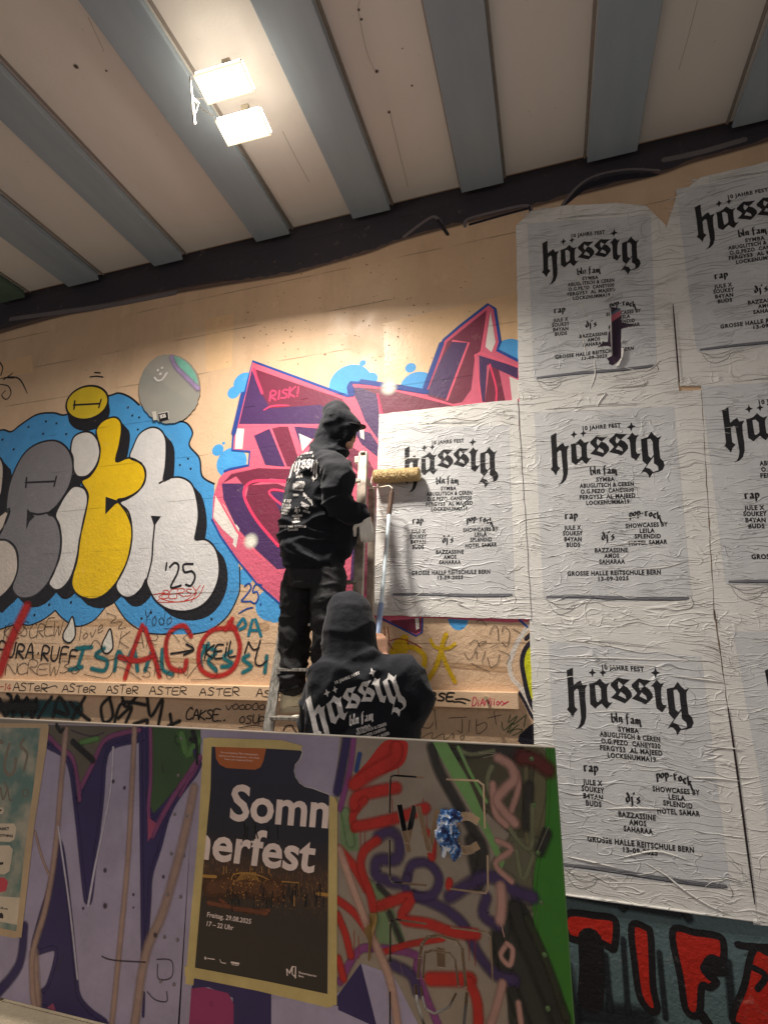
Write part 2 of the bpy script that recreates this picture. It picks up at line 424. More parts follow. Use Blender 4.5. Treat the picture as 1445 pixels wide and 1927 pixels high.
# one-line letters for hand-written tags (x 0..1, y 0 baseline..1)
SF = {'A': [[(0, 0), (.5, 1), (1, 0)], [(.15, .38), (.9, .4)]], 'B': [[(0, 0), (.05, 1), (.7, .95), (.75, .65), (.1, .52), (.85, .4), (.8, .05), (0, 0)]],
 'C': [[(.95, .85), (.5, 1), (.05, .6), (.15, .1), (.6, 0), (1, .15)]], 'D': [[(0, 0), (.05, 1), (.7, .85), (.95, .4), (.6, .05), (0, 0)]],
 'E': [[(.95, 1), (.05, .95), (0, .03), (1, 0)], [(0, .5), (.8, .52)]], 'F': [[(.95, 1), (.05, .95), (0, 0)], [(0, .52), (.75, .55)]],
 'G': [[(.95, .85), (.45, 1), (.05, .5), (.35, 0), (.9, .1), (.95, .45), (.55, .42)]], 'H': [[(0, 0), (.05, 1)], [(.9, 1), (.95, 0)], [(.02, .5), (.95, .52)]],
 'I': [[(.5, 1), (.5, 0)]], 'J': [[(.7, 1), (.72, .2), (.4, 0), (.1, .2)]], 'K': [[(0, 0), (.05, 1)], [(.9, 1), (.05, .45), (.95, 0)]],
 'L': [[(0, 1), (.02, .02), (.9, 0)]], 'M': [[(0, 0), (.1, 1), (.5, .3), (.9, 1), (1, 0)]], 'N': [[(0, 0), (.05, 1), (.9, .02), (.95, 1)]],
 'O': [[(.5, 1), (.05, .6), (.2, .05), (.75, .02), (.95, .5), (.7, .95), (.5, 1)]], 'P': [[(0, 0), (.05, 1), (.85, .9), (.8, .5), (.05, .45)]],
 'R': [[(0, 0), (.05, 1), (.85, .9), (.75, .52), (.1, .48), (.95, 0)]], 'S': [[(.9, .9), (.4, 1), (.1, .75), (.8, .4), (.7, .05), (0, .08)]],
 'T': [[(0, .95), (1, 1)], [(.5, 1), (.45, 0)]], 'U': [[(0, 1), (.05, .2), (.45, 0), (.85, .2), (.95, 1)]], 'V': [[(0, 1), (.45, 0), (1, 1)]],
 'W': [[(0, 1), (.2, 0), (.5, .7), (.75, 0), (1, 1)]], 'X': [[(0, 1), (1, 0)], [(.9, 1), (0, 0)]], 'Y': [[(0, 1), (.5, .5), (1, 1)], [(.5, .5), (.4, 0)]],
 'Z': [[(0, .95), (.95, 1), (.02, .03), (1, 0)]], 'Q': [[(.5, 1), (.05, .6), (.2, .05), (.75, .02), (.95, .5), (.7, .95), (.5, 1)], [(.5, .35), (1.05, -.15)]],
 'e': [[(.05, .32), (.85, .38), (.6, .68), (.15, .55), (.1, .12), (.5, 0), (.9, .12)]], 'i': [[(.5, .6), (.48, 0)], [(.5, .82), (.53, .88)]], 'o': [[(.5, .62), (.1, .35), (.4, 0), (.85, .3), (.5, .62)]],
 'd': [[(.85, 1), (.85, 0)], [(.85, .3), (.4, .62), (.05, .3), (.4, 0), (.85, .2)]], 'v': [[(0, .6), (.4, 0), (.9, .65)]], 'l': [[(.4, 1), (.45, 0)]], 'k': [[(0, 1), (.05, 0)], [(.8, .6), (.05, .25), (.85, 0)]],
 '2': [[(.05, .8), (.45, 1), (.85, .75), (.3, .25), (0, 0), (1, .05)]], '5': [[(.95, 1), (.2, .97), (.1, .55), (.6, .62), (.9, .3), (.6, 0), (0, .08)]], '3': [[(.1, .95), (.85, .85), (.4, .55), (.9, .3), (.5, 0), (.05, .1)]],
 '1': [[(.3, .8), (.55, 1), (.5, 0)]], '4': [[(.6, 0), (.65, 1), (.05, .35), (1, .38)]], "'": [[(.5, 1), (.45, .75)]], '.': [[(.45, 0), (.55, .04)]], '-': [[(.1, .5), (.9, .52)]], '*': [[(.5, .48), (.55, .52)]],
 '!': [[(.5, 1), (.45, .3)], [(.45, .05), (.47, .02)]], '?': [[(.1, .8), (.5, 1), (.85, .7), (.45, .4), (.45, .2)], [(.45, .02), (.47, 0)]], ' ': []}
def tag(art, t, L, Rr, h, w, slant=.15, jit=.06, gap=.25, soft=False, seed=1, smooth=True):
    rnd = random.Random(seed); n = len(t); wid = [(.45 if c in "iIl'.1!" else (.6 if c in ' *' else 1.0)) for c in t]; tot = sum(wid) + gap * (n - 1); x = 0
    dx, dy = Rr[0] - L[0], Rr[1] - L[1]
    for c, wd in zip(t, wid):
        j = rnd.uniform(-jit, jit); hs = 1 + rnd.uniform(-jit, jit) * 2
        for st in SF.get(c, []):
            pts = []
            for (a, b) in st:
                b2 = b * hs + j; u = (x + a * wd) / tot + slant * b2 * h / math.hypot(dx, dy)
                pts.append((L[0] + dx * u + rnd.uniform(-jit, jit) * h * .3, L[1] + dy * u - h * b2 + rnd.uniform(-jit, jit) * h * .3))
            art.stroke(pts, w, smooth=smooth and len(pts) > 2, soft=soft, n=4)
        x += wd + gap
# ------------------------------------------------------------------ ground, step, wall, ceiling, beams
q = NT('asphalt'); p = q.pos()
q.base(q.mix(q.noise(p, 3, 4), rgb(112, 110, 108), rgb(140, 136, 132))); q.rough(.85); q.bump(q.noise(p, 90, 4, .7), .006); M_ASPH = q.m
q = NT('rough_concrete'); p = q.pos()
q.base(q.mix(q.noise(p, 9, 5, .7), rgb(128, 116, 98), rgb(176, 162, 138))); q.rough(.8)
q.bump(q.math('ADD', q.noise(p, 30, 5, .7), q.math('MULTIPLY', q.noise(p, 140, 3), .4)), .02); M_CONC = q.m
meshobj('ground', [(-60, -60, -.3), (60, -60, -.3), (60, 2, -.3), (-60, 2, -.3)], [(0, 1, 2, 3)], M_ASPH, kind='structure')
MB().box((-1.4, -1.85, .078), (9, 1.1, .150), bev=.012).build('concrete_step', M_CONC, kind='structure')
MB().box((-1.4, -5.25, -.15), (18, 9.5, .300), bev=.01).build('pavement', M_ASPH, kind='structure')

wall = empty('underpass_wall', (0, 0, 0), label='tall tan concrete underpass wall covered in graffiti behind the two people', cat='wall')
q = NT('tan_wall_plaster'); p = q.pos()
g = q.n.new('ShaderNodeGroup'); g.node_tree = GH['wall'][0]
c = q.mix(q.ramp(q.noise(p, 1.2, 5, .65), [(.3, 0.), (.7, 1.)]), rgb(204, 170, 138), rgb(222, 190, 156))
c = q.mix(q.ramp(q.noise(p, 26, 4, .7), [(.62, 0.), (.74, .5)]), c, rgb(150, 112, 82))
c = q.mix(q.ramp(q.noise(q.mapv(p, (2.2, 1, .6)), 1.1, 5, .7), [(.5, 0.), (.8, .4)]), c, rgb(150, 114, 84))
c = q.mix(q.ramp(q.noise(p, 3.3, 5, .75), [(.60, 0.), (.66, .35)]), c, rgb(232, 200, 160))
c = q.mix(q.math('MULTIPLY', g.outputs['Wear'], .8), c, rgb(96, 70, 52))
q.base(c); q.rough(q.ramp(q.noise(p, 4, 3), [(.35, .62), (.65, .38)])); q.b.inputs['Specular IOR Level'].default_value = .45
q.bump(g.outputs['Height'], GH['wall'][1]); M_WALL = q.m
MB().box((-4, .2, 2.45), (22, .4, 5.58)).build('wall_face', M_WALL, wall)

q = NT('ceiling_paint'); p = q.pos()
c = q.mix(q.ramp(q.noise(q.mapv(p, (1, .4, 1)), .9, 4, .6), [(.3, 0.), (.7, 1.)]), rgb(224, 220, 214), rgb(238, 234, 228))
c = q.mix(q.ramp(q.noise(p, 14, 4, .75), [(.68, 0.), (.8, .55)]), c, rgb(110, 98, 90))
q.base(c); q.rough(.75); q.bump(q.math('ADD', q.noise(p, 2.5, 4), q.math('MULTIPLY', q.noise(p, 60, 3), .12)), .006); M_CEIL = q.m
q = NT('beam_paint'); p = q.pos()
c = q.mix(q.ramp(q.noise(q.mapv(p, (3, .5, 1)), 1.5, 4, .6), [(.3, 0.), (.7, 1.)]), rgb(148, 164, 178), rgb(164, 178, 188))
q.base(c); q.rough(.55); q.bump(q.math('ADD', q.noise(p, 4, 3), q.math('MULTIPLY', q.noise(p, 120, 3), .1)), .004); M_BEAM = q.m
M_BEAMG = simple('beam_paint_green', (92, 116, 100), .6)
ceil = MB().box((-4, -4.02, 5.27), (22, 8.0, .3)).build('ceiling', M_CEIL, kind='structure')
BE = [(-6.05, -5.72), (-5.16, -4.83), (-4.276, -3.912), (-3.272, -2.966), (-2.213, -1.896), (-1.325, -1.005), (-.431, -.113), (.481, .812), (1.40, 1.73), (2.32, 2.65)]
for i, (a, b) in enumerate(BE):
    m = MB(); w = b - a; c = (a + b) / 2
    m.box((c, -4.03, 5.048), (w, 7.98, .022), bev=.004)                      # flange
    m.box((c + .0, -4.03, 5.088), (w - .05, 7.97, .056))                     # packing under the slab
    m.box((b - .012, -4.03, 5.074), (.018, 7.96, .030))                      # upstand lip
    o = m.build('beam', M_BEAMG if i == 1 else M_BEAM, ceil)
    if i == 1: o['label'] = 'greenish painted beam'
# hairline cracks and stains on the slab
cr = Art(Plane('Z', 5.12), .0012)
rnd = random.Random(4)
for a in [Z1((1350, 0), (1345, 40), (1375, 190), (1410, 270)), Z1((1060, 490), (1110, 590), (1160, 680)), Z2((25, 410), (60, 560), (95, 700)), Z2((1180, 0), (1150, 120), (1110, 260)), Z1((330, 60), (390, 190))]:
    cr.stroke(a, .8)
cr.build('hairline_crack', paint((150, 138, 128), 'panel'), ceil)
cr = Art(Plane('Z', 5.12), .0014)
for (x, y, r) in [(675, 17, 4), (680, 35, 4), (709, 133, 5), (143, 124, 6), (200, 132, 3), (732, 210, 4), (775, 160, 3), (757, 90, 2)]: cr.blob((x, y), r)
cr.build('dirt_spot', paint((88, 76, 70), 'panel', soft=True), ceil)

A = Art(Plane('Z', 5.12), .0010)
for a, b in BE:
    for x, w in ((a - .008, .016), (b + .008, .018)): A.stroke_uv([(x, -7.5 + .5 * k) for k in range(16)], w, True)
A.build('edge_contact_shade', paint((170, 160, 150), 'panel', .8, soft='haze'), ceil)  # contact shade painted on the slab along both edges of each beam
# tan repaint patches on the wall
A = Art(PW, .0003)
A.fill(Z4((795, 160), (1000, 110), (1400, 20), (1400, 460), (1000, 460), (790, 470), (800, 300)), smooth=False); A.fill([(-40, 690), (60, 668), (62, 700), (-40, 720)], smooth=False); A.fill([(385, 600), (440, 590), (436, 690), (388, 700)], smooth=False)
A.build('repainted_patch', paint((226, 188, 146), 'wall', .36), wall)
A = Art(PW, .0004)
for pts, w in [((((0, 1180), (200, 1172), (500, 1180))), 16), (((820, 1250), (960, 1262)), 14), (((20, 1235), (260, 1240), (480, 1250)), 10)]: A.stroke(list(pts), w, soft=True)
rnd = random.Random(31)
B_ = Art(PW, .0009)
for _ in range(150):
    x, y = rnd.gauss(640, 170), rnd.gauss(610, 60)
    if 440 < y < 700 and 380 < x < 960: B_.blob((x, y), rnd.choice([.7, .9, 1.3, 2.0]), rnd.choice([.6, .9, 1.5]), soft=False, n=6)
B_.build('plaster_pit', paint((120, 92, 70), 'wall', .7), wall)
A.build('faint_stain', paint((196, 160, 124), 'wall', .6, soft='haze'), wall)

# ledge board screwed along the wall
q = NT('ledge_paint'); p = q.pos()
q.base(q.mix(q.noise(q.mapv(p, (1, 1, 9)), 6, 4, .6), rgb(214, 178, 142), rgb(232, 200, 166))); q.rough(.5); q.bump(q.noise(q.mapv(p, (1, 1, 8)), 30, 3), .002); M_LEDGE = q.m
MB().box((-5.11, LEDGE_Y / 2 + .002, 1.3225), (9.78, -LEDGE_Y + .004, .095), bev=.004).build('ledge', M_LEDGE, wall)
m = MB(); c = at(915, 1313, LEDGE_Y); m.tube([c + Vector((0, .01, 0)), c + Vector((0, -.03, 0))], [.009, .009], 10); m.tube([c + Vector((0, -.03, 0)), c + Vector((0, -.036, 0))], [.012, .012], 10)
m.build('bolt', simple('pale_bolt', (200, 185, 150), .4, .5), wall)

# dark band where the wall meets the slab
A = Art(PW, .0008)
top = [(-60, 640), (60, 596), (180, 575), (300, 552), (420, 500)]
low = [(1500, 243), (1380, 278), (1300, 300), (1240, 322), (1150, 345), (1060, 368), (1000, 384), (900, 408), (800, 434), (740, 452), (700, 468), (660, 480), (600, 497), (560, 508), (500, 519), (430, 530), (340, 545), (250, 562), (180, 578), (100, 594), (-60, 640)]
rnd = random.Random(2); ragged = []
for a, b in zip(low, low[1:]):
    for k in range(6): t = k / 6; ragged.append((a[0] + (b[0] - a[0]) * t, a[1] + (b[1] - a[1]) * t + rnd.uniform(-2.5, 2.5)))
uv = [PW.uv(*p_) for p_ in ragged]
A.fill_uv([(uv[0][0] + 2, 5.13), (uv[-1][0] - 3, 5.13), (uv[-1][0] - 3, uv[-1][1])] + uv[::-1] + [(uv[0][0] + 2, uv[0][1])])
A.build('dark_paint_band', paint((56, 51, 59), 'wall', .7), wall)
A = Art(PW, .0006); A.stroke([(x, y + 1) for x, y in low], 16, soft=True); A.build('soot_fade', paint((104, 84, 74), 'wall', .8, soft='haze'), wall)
A = Art(PW, .0012)
for s_, w in [([(760, 445), (800, 415), (820, 408), (835, 430)], 7), ([(875, 425), (880, 412), (930, 398), (990, 386), (1000, 400)], 7), ([(1058, 385), (1085, 352), (1120, 330), (1180, 318), (1240, 320)], 6), ([(1250, 300), (1320, 285), (1400, 262)], 14), ([(20, 600), (200, 575), (330, 550)], 10)]:
    A.stroke(s_, w, soft=True)
A.build('faded_spray_line', paint((112, 104, 106), 'wall', .7, soft=True), wall)
A = Art(PW, .0016)
A.stroke([(1062, 386), (1100, 352), (1150, 336), (1200, 330), (1238, 328)], 13, taper=.8); A.stroke([(884, 422), (940, 406), (992, 392)], 5); A.stroke([(996, 388), (998, 404)], 4); A.stroke([(824, 414), (842, 440)], 6); A.stroke([(838, 434), (843, 441)], 5)
A.build('black_spray_line', paint((24, 22, 34), 'wall', .6), wall)
# ------------------------------------------------------------------ bubble lettering on the left
C_BLUE = (72, 150, 208); C_BLACK = (26, 24, 30); C_WHITE = (212, 206, 200); C_YEL = (232, 190, 22); C_GREY = (124, 120, 124)
A = Art(PW, .0006)
cloud = Z3((-160, 560), (0, 490), (60, 498), (110, 462), (200, 405), (290, 395), (360, 405), (470, 340), (600, 300), (650, 288), (710, 312), (757, 352), (860, 400), (960, 438), (1020, 455), (1048, 505), (1030, 572), (1085, 642), (1100, 740), (1165, 782), (1165, 860), (1158, 1000), (1230, 1110), (1295, 1200), (1305, 1300)) + Z5((1245, 60), (1190, 165), (1100, 238), (1010, 260), (880, 262), (760, 250), (665, 190), (605, 105), (598, 85), (560, 110), (500, 180), (440, 213), (390, 216), (330, 180), (290, 136), (230, 182), (160, 212), (115, 210), (60, 215), (0, 235), (-120, 260))
A.fill(cloud, smooth=False); A.build('blue_cloud_paint', paint(C_BLUE), wall)
A = Art(PW, .0016)
edge = Z3((-160, 560), (0, 490), (60, 498), (110, 462), (200, 405), (290, 395), (360, 405), (470, 340), (600, 300), (650, 288), (710, 312), (757, 352)); A.stroke(edge, 3)
A.stroke(Z3((975, 438), (1020, 455), (1048, 505), (1030, 572), (1085, 642), (1100, 740), (1165, 782)), 3)
A.stroke(Z3((1303, 1235), (1305, 1330)) + Z5((1245, 60), (1190, 165), (1100, 238), (1010, 260)), 2.6)
A.stroke(Z5((880, 262), (760, 250), (665, 190), (605, 105), (596, 84)), 2.2); A.stroke(Z5((560, 108), (500, 180), (440, 213), (390, 216), (330, 180), (290, 136)), 2.2); A.stroke(Z5((290, 136), (230, 182), (160, 212), (115, 210), (60, 215), (0, 235)), 2.2)
for x, y in [(697, 366), (720, 410), (757, 420), (750, 486), (250, 442), (307, 453), (155, 472), (235, 509), (360, 511), (14, 541), (75, 594), (1023, 645), (979, 679), (1037, 700), (385, 1428), (268, 1438)]: A.blob(Z3((x, y))[0], 2.1, soft=False, n=8)
for x, y in [(180, 160), (258, 106), (372, 94), (740, 178), (790, 147), (1106, 182)]: A.blob(Z5((x, y))[0], 2.4, soft=False, n=8)
A.stroke(Z3((515, 176), (545, 178)), 2.4); A.stroke(Z3((490, 200), (525, 196), (560, 201)), 2.4)
A.stroke(Z3((0, 120), (15, 150), (5, 190)), 2.2); A.stroke(Z3((0, 210), (60, 200), (110, 215), (150, 292)), 2.4, taper=.7); A.stroke(Z3((20, 215), (68, 180)), 2); A.stroke(Z3((0, 240), (45, 250), (60, 290), (35, 322), (10, 300), (30, 275)), 1.8); A.stroke(Z3((40, 205), (75, 206)), 1.8)
A.build('black_marker_line', paint(C_BLACK), wall)

E_ = [(35, 930), (45, 820), (75, 720), (130, 620), (200, 565), (290, 545), (355, 575), (392, 640), (397, 720), (370, 810), (310, 900), (262, 944), (300, 965), (328, 1040), (330, 1130), (310, 1220), (270, 1310), (200, 1385), (130, 1405), (85, 1385), (68, 1340), (95, 1260), (98, 1170), (75, 1115), (35, 1088), (-10, 1085), (-10, 1060), (30, 1000), (55, 930)]
DOT = [(385, 600), (400, 530), (450, 500), (500, 505), (535, 550), (545, 610), (525, 680), (480, 735), (440, 745), (415, 735), (400, 700), (398, 640)]
I_ = [(395, 800), (430, 795), (465, 815), (478, 870), (460, 970), (435, 1080), (420, 1180), (390, 1280), (350, 1340), (310, 1360), (280, 1345), (270, 1310), (320, 1200), (335, 1100), (325, 1010), (303, 955), (330, 890), (360, 840)]
OV = [(475 + 117 * math.cos(a) * math.cos(-.35) - 88 * math.sin(a) * math.sin(-.35), 340 + 117 * math.cos(a) * math.sin(-.35) + 88 * math.sin(a) * math.cos(-.35)) for a in [2 * math.pi * k / 14 for k in range(14)]]
T_ = [(525, 490), (560, 440), (620, 418), (655, 440), (662, 490), (650, 570), (632, 660), (700, 640), (760, 665), (792, 710), (785, 780), (740, 830), (680, 860), (640, 868), (655, 892), (700, 935), (718, 1020), (715, 1110), (690, 1210), (640, 1310), (570, 1385), (500, 1410), (430, 1390), (395, 1345), (395, 1290), (420, 1200), (435, 1090), (455, 980), (478, 880), (478, 830), (445, 770), (490, 740), (530, 680), (545, 610), (535, 550)]
H_ = [(708, 640), (725, 580), (760, 510), (820, 475), (870, 485), (900, 530), (905, 600), (900, 690), (890, 765), (930, 748), (990, 748), (1045, 785), (1072, 870), (1080, 960), (1068, 1040), (1064, 1085), (1120, 1085), (1170, 1130), (1192, 1210), (1188, 1300), (1150, 1390), (1090, 1450), (1010, 1475), (920, 1465), (850, 1420), (805, 1340), (795, 1300), (770, 1350), (720, 1395), (670, 1395), (635, 1355), (640, 1310), (690, 1210), (715, 1100), (718, 1020), (690, 940), (655, 885), (700, 860), (760, 815), (792, 740), (770, 670)]
K1 = [(-60, 620), (0, 640), (20, 690), (15, 790), (0, 850), (-60, 900)]; K2 = [(-60, 1000), (0, 955), (52, 917), (40, 960), (0, 1057), (-60, 1100)]
K3 = [(-60, 1080), (0, 1085), (40, 1090), (80, 1125), (97, 1180), (95, 1260), (60, 1340), (0, 1400), (-60, 1420)]
A = Art(PW, .0020)
for L_ in (E_, DOT, I_, OV, T_, H_, K1, K2, K3):
    L2 = crom(L_, True, 2)
    for k in range(9):
        sx, sy = (10, 62) if L_ is OV else (46, 50)
        A.fill(Z3(*[(x + sx * k / 8, y + sy * k / 8) for x, y in L2]), smooth=False)
A.fill(Z3((-60, 860), (15, 800), (50, 700), (60, 740), (35, 900), (0, 960), (-60, 990)))
A.build('black_shadow_paint', paint(C_BLACK), wall)
for nm, L_, c, off in [('letter_stem', K1, (205, 190, 176), .0032), ('letter_stem', K2, (205, 190, 176), .0032), ('letter_stem', K3, (205, 192, 180), .0032), ('letter_i_dot', DOT, C_WHITE, .0034), ('letter_i', I_, C_WHITE, .0034), ('letter_h', H_, (214, 210, 208), .0033), ('letter_t', T_, C_YEL, .0036), ('letter_e', E_, C_GREY, .0036), ('letter_badge', OV, (214, 184, 40), .0036)]:
    A = Art(PW, off); A.fill(Z3(*L_)); A.build(nm, paint(c, rough=.5), wall)
A = Art(PW, .0046)
for L_ in (E_, DOT, I_, OV, T_, H_, K1, K2, K3): A.stroke(Z3(*L_), 3.3, closed=True, n=4)
A.stroke(Z3((848, 965), (842, 1010), (833, 1100), (826, 1200), (797, 1312)), 3.2); A.fill(Z3((822, 955), (877, 959), (840, 1012)), smooth=False)
A.fill(Z3((576, 852), (655, 878), (625, 895), (574, 948)), smooth=False); A.fill(Z3((150, 918), (190, 960), (163, 985), (144, 1030)), smooth=False); A.stroke(Z3((170, 940), (210, 948), (262, 938)), 3.2); A.stroke(Z3((868, 778), (890, 766), (925, 752)), 3.2)
for a, b, t in [((402, 353), (545, 345), 22), ((140, 775), (302, 768), 26)]:
    A.stroke(Z3(a, b), 3); A.stroke(Z3((a[0] + 6, a[1] - t), (a[0] + 2, a[1] + t)), 3); A.stroke(Z3((b[0] + 6, b[1] - t), (b[0] - 6, b[1] + t)), 3)
A.stroke(Z3((908, 1212), (903, 1250)), 3.6); A.stroke(Z3((925, 1235), (950, 1212), (972, 1225), (965, 1270), (930, 1345), (985, 1335)), 4); A.stroke(Z3((1050, 1218), (1000, 1222), (1005, 1262), (1045, 1258), (1062, 1290), (1040, 1335), (1012, 1330)), 4)
# tear drops
for dp in [Z5((380, 168), (395, 230), (392, 275), (365, 305), (335, 290), (333, 255), (355, 215)), Z5((578, 232), (590, 290), (590, 335), (560, 362), (537, 345), (536, 310), (555, 270))]: A.stroke(dp, 3, closed=True)
A.build('black_outline', paint(C_BLACK, rough=.45), wall)
A = Art(PW, .0040)
for dp in [Z5((380, 168), (395, 230), (392, 275), (365, 305), (335, 290), (333, 255), (355, 215)), Z5((578, 232), (590, 290), (590, 335), (560, 362), (537, 345), (536, 310), (555, 270))]: A.fill(dp)
A.build('white_drop', paint((218, 212, 200)), wall)
A = Art(PW, .0052)
tag(A, 'BERSY', Z3((880, 1410))[0], Z3((1085, 1385))[0], 13, 1.6, jit=.16, gap=.0, seed=5)
A.stroke(Z3((835, 1385), (900, 1375), (865, 1400), (960, 1425), (1070, 1400), (1110, 1335)), 1.6); A.stroke(Z3((870, 1410), (860, 1425), (1000, 1420), (1070, 1370), (1040, 1425)), 1.4)
A.build('red_tag', paint((196, 52, 34)), wall)

# ------------------------------------------------------------------ angular purple lettering
PUR = (74, 46, 92); MAR = (118, 42, 66); PNK = (216, 98, 124); HOT = (240, 62, 104); CBL = (32, 72, 150); BUB = (74, 156, 216)
A = Art(PW, .0008)
for x, y, r in [(185, 420, 47), (140, 462, 28), (650, 425, 92), (740, 402, 30), (705, 333, 14), (915, 354, 23), (945, 440, 76), (1345, 285, 66), (70, 715, 26), (95, 685, 7), (130, 770, 68), (192, 1270, 38), (300, 1395, 70)]:
    A.blob(Z4((x, y))[0], r * .429, r * .40, soft=False, n=28)
A.blob((518, 1154), 18, 17, soft=False); A.blob((862, 1160), 20, 26, soft=False); A.build('blue_bubble_paint', paint(BUB), wall)
A = Art(PW, .0018)
body = Z4((222, 325), (440, 405), (638, 478), (648, 418), (770, 425), (860, 445), (975, 470), (1020, 330), (1060, 232), (1130, 172), (1255, 75), (1285, 95), (1307, 240), (1292, 280), (1420, 340), (1480, 900)) + [(1000, 1170), (960, 1172), (850, 1165), (794, 1163), (794, 1190), (783, 1197), (700, 1160), (600, 1165), (540, 1142)] + Z4((300, 1360), (240, 1300), (150, 1190), (80, 1090), (45, 1025), (50, 920), (75, 840), (110, 800), (205, 782), (210, 722), (133, 716), (140, 620), (190, 460))
A.fill(body, smooth=False); A.build('pink_body_paint', paint(PNK), wall)
A = Art(PW, .0026)
P = lambda *p: A.fill(Z4(*p), smooth=False)
P((235, 360), (420, 425), (612, 490), (640, 520), (500, 540), (300, 535), (262, 465))
P((90, 862), (130, 820), (250, 795), (420, 800), (420, 850), (300, 840), (220, 868), (190, 880), (150, 830))
P((205, 870), (330, 862), (430, 905), (520, 1000), (560, 1160), (420, 1250), (330, 1130), (240, 1020), (192, 930))
P((308, 620), (378, 606), (438, 786), (372, 788))
P((690, 440), (830, 452), (980, 492), (1130, 522), (1000, 540), (792, 560), (762, 470))
P((1248, 102), (1225, 278), (1198, 300), (1180, 450), (1140, 505), (1100, 512), (990, 478), (1042, 330), (1075, 242))
P((1262, 340), (1300, 355), (1330, 500), (1290, 505), (1240, 505))
P((640, 690), (720, 740), (770, 830), (790, 1000), (800, 1400), (700, 1440), (690, 1100), (700, 900), (640, 780))
A.fill([(735, 1168), (792, 1164), (792, 1188), (782, 1193), (740, 1176)], smooth=False)
A.build('maroon_letter_face', paint(MAR, rough=.5), wall)
A = Art(PW, .0034)
P((215, 352), (262, 466), (300, 532), (520, 516), (560, 545), (650, 640), (580, 603), (155, 604), (190, 470))
P((88, 862), (180, 862), (192, 930), (240, 1022), (330, 1132), (420, 1230), (330, 1238), (235, 1150), (150, 1050), (95, 930))
P((228, 650), (300, 618), (368, 790), (278, 780)); P((402, 612), (530, 622), (470, 700), (440, 720))
P((652, 440), (692, 440), (768, 470), (778, 560), (778, 690), (720, 600), (690, 520))
P((1100, 236), (1168, 245), (1120, 360), (1075, 492), (985, 470), (1040, 332)); P((1215, 300), (1385, 352), (1385, 402), (1250, 340), (1240, 505), (1222, 500))
P((300, 900), (380, 900), (480, 1000), (520, 1130), (430, 1120), (350, 1000)); P((660, 620), (740, 640), (790, 720), (790, 760), (700, 690)); P((640, 930), (700, 990), (700, 1110), (650, 1110))
P((660, 1130), (690, 1130), (700, 1300), (650, 1300)); P((720, 1000), (790, 1000), (790, 1200), (730, 1200))
A.build('purple_letter_face', paint(PUR, rough=.5), wall)
A = Art(PW, .0036)
P((150, 620), (186, 622), (178, 710), (145, 710)); P((425, 642), (492, 672), (440, 722)); P((60, 910), (100, 960), (150, 1050), (142, 1110), (90, 1062), (50, 1010)); P((1265, 108), (1287, 242), (1270, 286), (1243, 262)); P((1348, 392), (1390, 410), (1390, 490), (1360, 498))
P((150, 1040), (165, 1060), (150, 1145), (136, 1130)); P((690, 600), (710, 610), (712, 670), (695, 660))
A.fill([(781, 1163), (788, 1163), (789, 1183), (783, 1186)], smooth=False)
A.build('white_glint_paint', paint((222, 214, 206)), wall)
A = Art(PW, .0042)
S = lambda w, *p: A.stroke(Z4(*p), w, smooth=False)
S(4.5, (222, 338), (640, 495), (690, 560), (780, 690)); S(3.5, (648, 430), (775, 436), (975, 485), (1130, 525)); S(3.5, (975, 478), (1030, 335), (1068, 238), (1255, 88)); S(3.5, (1258, 90), (1225, 282), (1198, 300), (1225, 505))
S(4, (1100, 236), (1170, 244), (1075, 495)); S(4, (1200, 298), (1225, 290), (1385, 350)); S(3, (222, 338), (160, 600)); S(5, (155, 607), (520, 607), (640, 690)); S(4, (1283, 100), (1300, 240), (1285, 280))
S(3.5, (300, 618), (370, 790)); S(3.5, (380, 606), (440, 790)); S(3.5, (530, 622), (440, 725), (400, 612)); S(3, (770, 470), (790, 560)); S(4, (228, 648), (300, 615)); S(4, (75, 860), (130, 810), (250, 790), (420, 795)); S(4, (60, 905), (160, 1080), (260, 1190))
S(4, (640, 780), (720, 850), (700, 1000), (690, 1130))
A.build('pink_edge_paint', paint((232, 98, 124)), wall)
A = Art(PW, .0050)
A.stroke(Z4((425, 855), (320, 850), (230, 852), (190, 880), (190, 930), (240, 1022), (335, 1135)), 5); A.stroke(Z4((520, 1060), (420, 1000), (330, 940), (295, 900), (330, 890), (430, 915)), 4)
A.stroke(Z4((228, 358), (240, 400), (265, 466)), 4.5, smooth=False); A.stroke(Z4((1262, 340), (1290, 440), (1290, 500)), 3.5); A.stroke(Z4((770, 470), (790, 555)), 3.5)
tag(A, 'RISK!', Z4((298, 498))[0], Z4((425, 478))[0], 17, 2.8, slant=.12, jit=.05, gap=.22, seed=3); A.stroke(Z4((272, 540), (310, 522), (382, 520)), 3, taper=.5)
A.build('hot_pink_line', paint(HOT), wall)
A = Art(PW, .0056)
S(4.2, (638, 478), (440, 405), (222, 325), (190, 460), (140, 620), (133, 716), (210, 722), (205, 782), (120, 800), (100, 808)); S(3.2, (45, 1020), (80, 1090), (150, 1190), (240, 1300), (355, 1400))
S(5, (648, 478), (640, 440), (650, 418), (770, 425), (860, 445), (975, 465), (1020, 330), (1060, 232), (1130, 172), (1255, 75), (1285, 95), (1307, 240), (1294, 276), (1400, 330))
A.stroke([(720, 1165), (783, 1197), (794, 1190), (795, 1164)], 3.4, smooth=False); A.stroke(Z7b((1240, 130), (1310, 190)), 4, smooth=False)
tag(A, '25.', Z5((1262, 90))[0], Z5((1372, 105))[0], 34, 3.0, slant=.2, jit=.03, gap=.1, seed=2); A.stroke(Z5((1248, 152), (1290, 128), (1325, 120)), 2.8, taper=.5)
A.build('blue_outline', paint(CBL), wall)
A = Art(PW, .0062)
